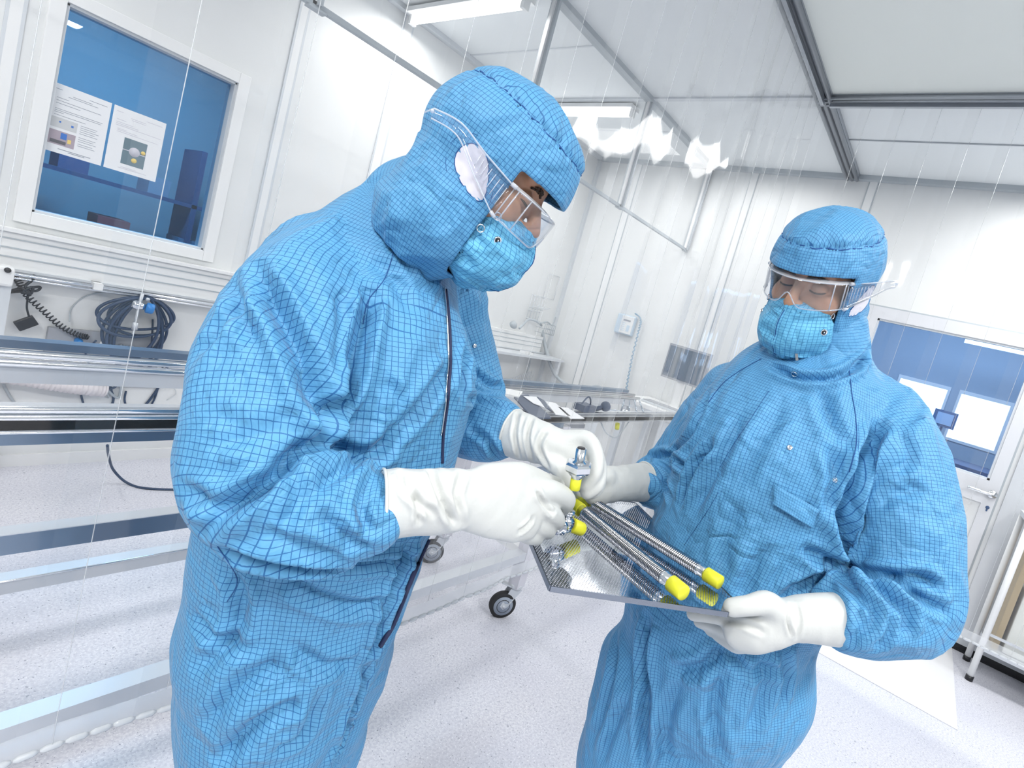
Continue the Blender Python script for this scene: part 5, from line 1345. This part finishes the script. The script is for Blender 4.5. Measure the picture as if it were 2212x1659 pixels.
lp = empty('ceiling_lamp', (6.6, -.3, 2.3)); tag(lp, 'bright tube lamp in the blue room beyond the door window', 'lamp')
la = on(2085, 733, 0, 6.9); lb = on(2230, 770, 0, 6.9); lb[2] = la[2]
MB().cyl(la, lb + np.array([0, -.8, 0]), .035, 12).build('tube', emit('tube beyond', (.9, .95, 1), 3), lp)
MB().box((la[0] - .05, lb[1] - .85, la[2] + .04), (la[0] + .05, la[1] + .02, la[2] + .08)).build('housing', M['white'], lp)
for y in (la[1] - .1, lb[1] - .6): MB().cyl((la[0], y, la[2] + .08), (la[0], y, ZC), .006, 6).build('hanger', M['white'], lp)
# shelving with boxes in the dark room beyond window 1
sf = empty('shelving', (.9, YW + 2.2, 0)); tag(sf, 'dark shelving in the room beyond the blue tinted window', 'shelving')
b = MB()
for z in (.5, 1.0, 1.42): b.box((-.6, YW + 1.9, z), (3.2, YW + 2.3, z + .03))
b.build('shelf_board', M['navydark'], sf)
for x in (-.6, .6, 1.8, 3.15): MB().box((x, YW + 1.9, 0), (x + .04, YW + 2.3, 1.9)).build('upright', M['navydark'], sf)
rr = random.Random(8); cols = [(.05, .1, .25), (.3, .06, .08), (.2, .28, .4), (.04, .16, .3), (.12, .12, .3)]
for i in range(12):
    x = -.4 + i * .27; z = (1.03, 1.451)[i % 2]; hh = rr.uniform(.12, .28)
    tag(MB().box((x, YW + 1.92, z), (x + rr.uniform(.12, .22), YW + 2.2, z + hh)).build('storage_box', mat('box tone', cols[i % 5], .6)), 'box on the dark shelving beyond the tinted window', 'box', 'boxes on the dark shelving')
# ---------------------------------------------------------------- tray and what lies on it
ZT = 1.075
def perf_mat():
    m = mat('perforated mirror steel', (.72, .75, .80), .05, 1); N, L, b = nt(m)
    uv = N.new('ShaderNodeUVMap'); uv.uv_map = 'cloth'; sep = N.new('ShaderNodeSeparateXYZ'); L.new(uv.outputs[0], sep.inputs[0])
    pt_ = .0046
    def cell(ou, ov):
        a = mnode(N, L, 'SUBTRACT', mnode(N, L, 'FRACT', mnode(N, L, 'ADD', mnode(N, L, 'DIVIDE', sep.outputs[0], pt_), ou)), .5)
        c = mnode(N, L, 'SUBTRACT', mnode(N, L, 'FRACT', mnode(N, L, 'ADD', mnode(N, L, 'DIVIDE', sep.outputs[1], pt_ * 1.732), ov)), .5)
        c = mnode(N, L, 'MULTIPLY', c, 1.732)
        return mnode(N, L, 'LESS_THAN', mnode(N, L, 'ADD', mnode(N, L, 'MULTIPLY', a, a), mnode(N, L, 'MULTIPLY', c, c)), .27 ** 2)
    h = mnode(N, L, 'MAXIMUM', cell(0, 0), cell(.5, .5))
    out = [n for n in N if n.type == 'OUTPUT_MATERIAL'][0]; tr = N.new('ShaderNodeBsdfTransparent'); tr.inputs[0].default_value = (.8, .81, .83, 1); mx = N.new('ShaderNodeMixShader')  # grey tint paints shade into the view through the holes
    L.new(h, mx.inputs[0]); L.new(b.outputs[0], mx.inputs[1]); L.new(tr.outputs[0], mx.inputs[2]); L.new(mx.outputs[0], out.inputs[0])
    return m
cs = [on(x, y, 2, ZT) for x, y in ((1147, 1166), (1190, 1266), (1572, 1322), (1590, 1300), (1372, 1086), (1250, 1071))]
tray = empty('perforated_tray', cs[1]); tag(tray, 'mirror steel perforated tray held between the two workers', 'tray')
cen = np.mean(cs, 0)
me_v = [c for c in cs]; tp = raw('plate', me_v, [tuple(range(6))], perf_mat(), None); 
if tp.data.polygons[0].normal.z < 0: tp.data.flip_normals()
ul = tp.data.uv_layers.new(name='cloth'); e1 = cs[2] - cs[1]; e1 /= np.linalg.norm(e1); e2 = np.cross([0, 0, 1.], e1)
for li, l in enumerate(tp.data.loops):
    v_ = cs[l.vertex_index]; ul.data[li].uv = (float((v_ - cs[0]) @ e1), float((v_ - cs[0]) @ e2))
fix_parent(tp, tray)
M['traysteel'] = mat('dark steel rim', (.25, .28, .33), .25, 1)
for i in range(6):
    a_, c_ = cs[i], cs[(i + 1) % 6]
    dd = c_ - a_; out_ = np.cross(dd / np.linalg.norm(dd), [0, 0, 1.]); 
    if out_ @ (a_ - cen) < 0: out_ = -out_
    MB().bar(a_ + np.array([0, 0, -.0035]) + out_ * .001, c_ + np.array([0, 0, -.0035]) + out_ * .001, .0022, .0085).build('rim', M['traysteel'], tray)
M['bellow'] = mat('corrugated steel', (.50, .50, .52), .14, 1)
def on_t(x, y, h): return on(x, y, 2, ZT + h)
def bellows(p0, p1, r, lb, cap0, cap1):
    t = empty('corrugated_tube', (p0 + p1) / 2); tag(t, lb, 'metal tube')
    d = p1 - p0; Lh = np.linalg.norm(d); d /= Lh; n = 66; prof = []
    s0, s1 = .032, Lh - .030
    for i in range(n * 4 + 1):
        prof.append((s0 + (s1 - s0) * i / (n * 4), r * (.82 + .18 * math.cos(i * PI / 2))))
    MB().lathe(p0, d, prof, 20).build('bellows', M['bellow'], t)
    MB().lathe(p0, d, [(.012, r * .88), (s0, r * .88), (s0 + .001, r * .95), (s0 + .002, r * .8)], 20).build('collar', M['chrome'], t)
    MB().lathe(p0, d, [(s1 - .001, r * .8), (s1, r * .98), (s1 + .004, r * .98), (s1 + .005, r * .86), (Lh - .01, r * .86)], 20).build('collar', M['chrome'], t)
    for q, dr_, ok in ((p0 + d * .02, -d, cap0), (p1 - d * .014, d, cap1)):
        if ok: MB().lathe(q, dr_, [(0, r * .98), (.001, r * 1.1), (.027, r * 1.06), (.0285, r * .98), (.029, 0)], 24).build('end_cap', M['yellow'], t)
bellows(on_t(1243, 1092, .0165), on_t(1463, 1270, .0165), .0118, 'corrugated steel tube with yellow cap, nearer the camera on the tray', True, True)
bellows(on_t(1262, 1074, .0155), on_t(1540, 1249, .0155), .0112, 'corrugated steel tube with yellow caps, farther across the tray', True, True)
# T shaped fitting with a capped branch
tf = empty('tee_fitting', on_t(1215, 1130, .02)); tag(tf, 'polished tee fitting with a yellow cap lying on the tray by the gloved knuckles', 'fitting')
c = on_t(1222, 1128, .030); yc = on_t(1256, 1143, .016); d = yc - c; L_ = np.linalg.norm(d); d /= L_
MB().lathe(c, d, [(-.012, .008), (0, .013), (.008, .013), (.009, .009), (L_ - .02, .009)], 20).lathe(c - np.array([0, 0, .012]), (0, 0, 1), [(0, .014), (.006, .014), (.007, .009), (.026, .009), (.027, .011), (.034, .011)], 20).build('body', M['chrome'], tf)
MB().lathe(yc - d * .028, d, [(0, .0112), (.001, .0125), (.027, .0122), (.0285, .0112), (.029, 0)], 24).build('end_cap', M['yellow'], tf)
d2 = on_t(1195, 1150, .02) - c; d2 /= np.linalg.norm(d2)
MB().lathe(c, d2, [(.0, .009), (.012, .009), (.013, .014), (.02, .014), (.021, .009), (.03, .009)], 20).build('branch', M['chrome'], tf)
# fitting held upright in the far glove
hf = empty('held_fitting', P(1243, 1050, .885)); tag(hf, 'chrome pipe fitting with hexagon nut and yellow cap held upright in the gloved fingers', 'fitting')
top = P(1256, 968, .846); bot = P(1241, 1057, .862); d = bot - top; L_ = np.linalg.norm(d); d /= L_; s = L_ / 89.
b = MB(); b.lathe(top, d, [(0, .0068), (0, .0082), (26 * s, .0082), (31 * s, .0125), (34 * s, .0135)], 24)
b.m(1).lathe(top - d * .0004, d, [(0, .0066), (.0006, .0066)], 20)  # shade inside the open pipe put in as a black disc
b.build('pipe', [M['chrome'], M['black']], hf)
b = MB(); b.tube_prof(top, d, [(30 * s, .019), (34 * s, .0225), (45 * s, .0225), (50 * s, .019)], 6); b.build('hexagon_nut', M['chrome'], hf)
MB().lathe(top, d, [(44 * s, .0165), (54 * s, .015), (62 * s, .0088), (68 * s, .008), (72 * s, .008)], 24).build('neck', M['chrome'], hf)
MB().lathe(top, d, [(64 * s, .0076), (64.5 * s, .0088), (88 * s, .0085), (89 * s, .0076), (89.2 * s, 0)], 24).build('end_cap', M['yellow'], hf)
worker_left(); worker_right()
WORLD = .9
# unseen lamps added above and behind the camera to light the workers
def added_lamp(x, y, power, label):
    l = empty('added_lamp', (x, y, ZC - .06)); tag(l, label, 'lamp', 'added lamps behind the camera')
    MB().box((x - .62, y - .17, ZC - .055), (x + .62, y + .17, ZC - .021)).build('housing', M['white'], l)
    a = area('added lamp light', (x, y, ZC - .06), 1.2, .3, power, col=(1, .975, .945)); return l
# ---------------------------------------------------------------- light
w = bpy.data.worlds.new('world'); SC.world = w; w.use_nodes = True
w.node_tree.nodes['Background'].inputs[0].default_value = (.93, .96, 1, 1); w.node_tree.nodes['Background'].inputs[1].default_value = WORLD
def area(name, loc, size, sy, power, rot=(0, 0, 0), col=(1, .985, .96)):
    l = bpy.data.lights.new(name, 'AREA'); l.shape = 'RECTANGLE'; l.size = size; l.size_y = sy; l.energy = power; l.color = col
    o = bpy.data.objects.new(name, l); COL.objects.link(o); o.location = loc; o.rotation_euler = rot; return o
SC.view_settings.view_transform = 'Standard'; SC.view_settings.look = 'None'; SC.view_settings.gamma = 1; SC.view_settings.use_curve_mapping = False
SC.cycles.max_bounces = 7; SC.cycles.diffuse_bounces = 3; SC.cycles.glossy_bounces = 4; SC.cycles.transmission_bounces = 6; SC.cycles.transparent_max_bounces = 40
SC.cycles.use_denoising = True; SC.cycles.use_adaptive_sampling = True; SC.cycles.adaptive_threshold = .06; SC.cycles.adaptive_min_samples = 12
SC.view_settings.exposure = .09
SC.cycles.caustics_reflective = False; SC.cycles.caustics_refractive = False
if 'ZC' in globals():
    added_lamp(-1.2, -.9, 58, 'unseen flat lamp added behind the camera')
    added_lamp(-1.2, .5, 52, 'unseen flat lamp added behind the camera')
    added_lamp(.9, -1.6, 74, 'unseen flat lamp added behind the camera')
    for x in (2.12, 3.42, -.2): area('tube light', (x, 2.75, ZC - .11), .08, 1.0, 12)
    area('added room fill', (3.95, -.9, ZC - .07), .6, 1.6, 42); area('far added room fill', (3.95, 1.6, ZC - .07), .5, .9, 9)  # lights without fixtures, added to brighten the far side of the room
    area('beyond light', (6.0, 0, ZC - .1), 1.5, 2, 62, col=(.85, .92, 1))
    area('dark added room fill', (1.2, YW + 1.2, ZC - .1), .5, .5, 60)  # light without a fixture, added to brighten the view through the tinted window
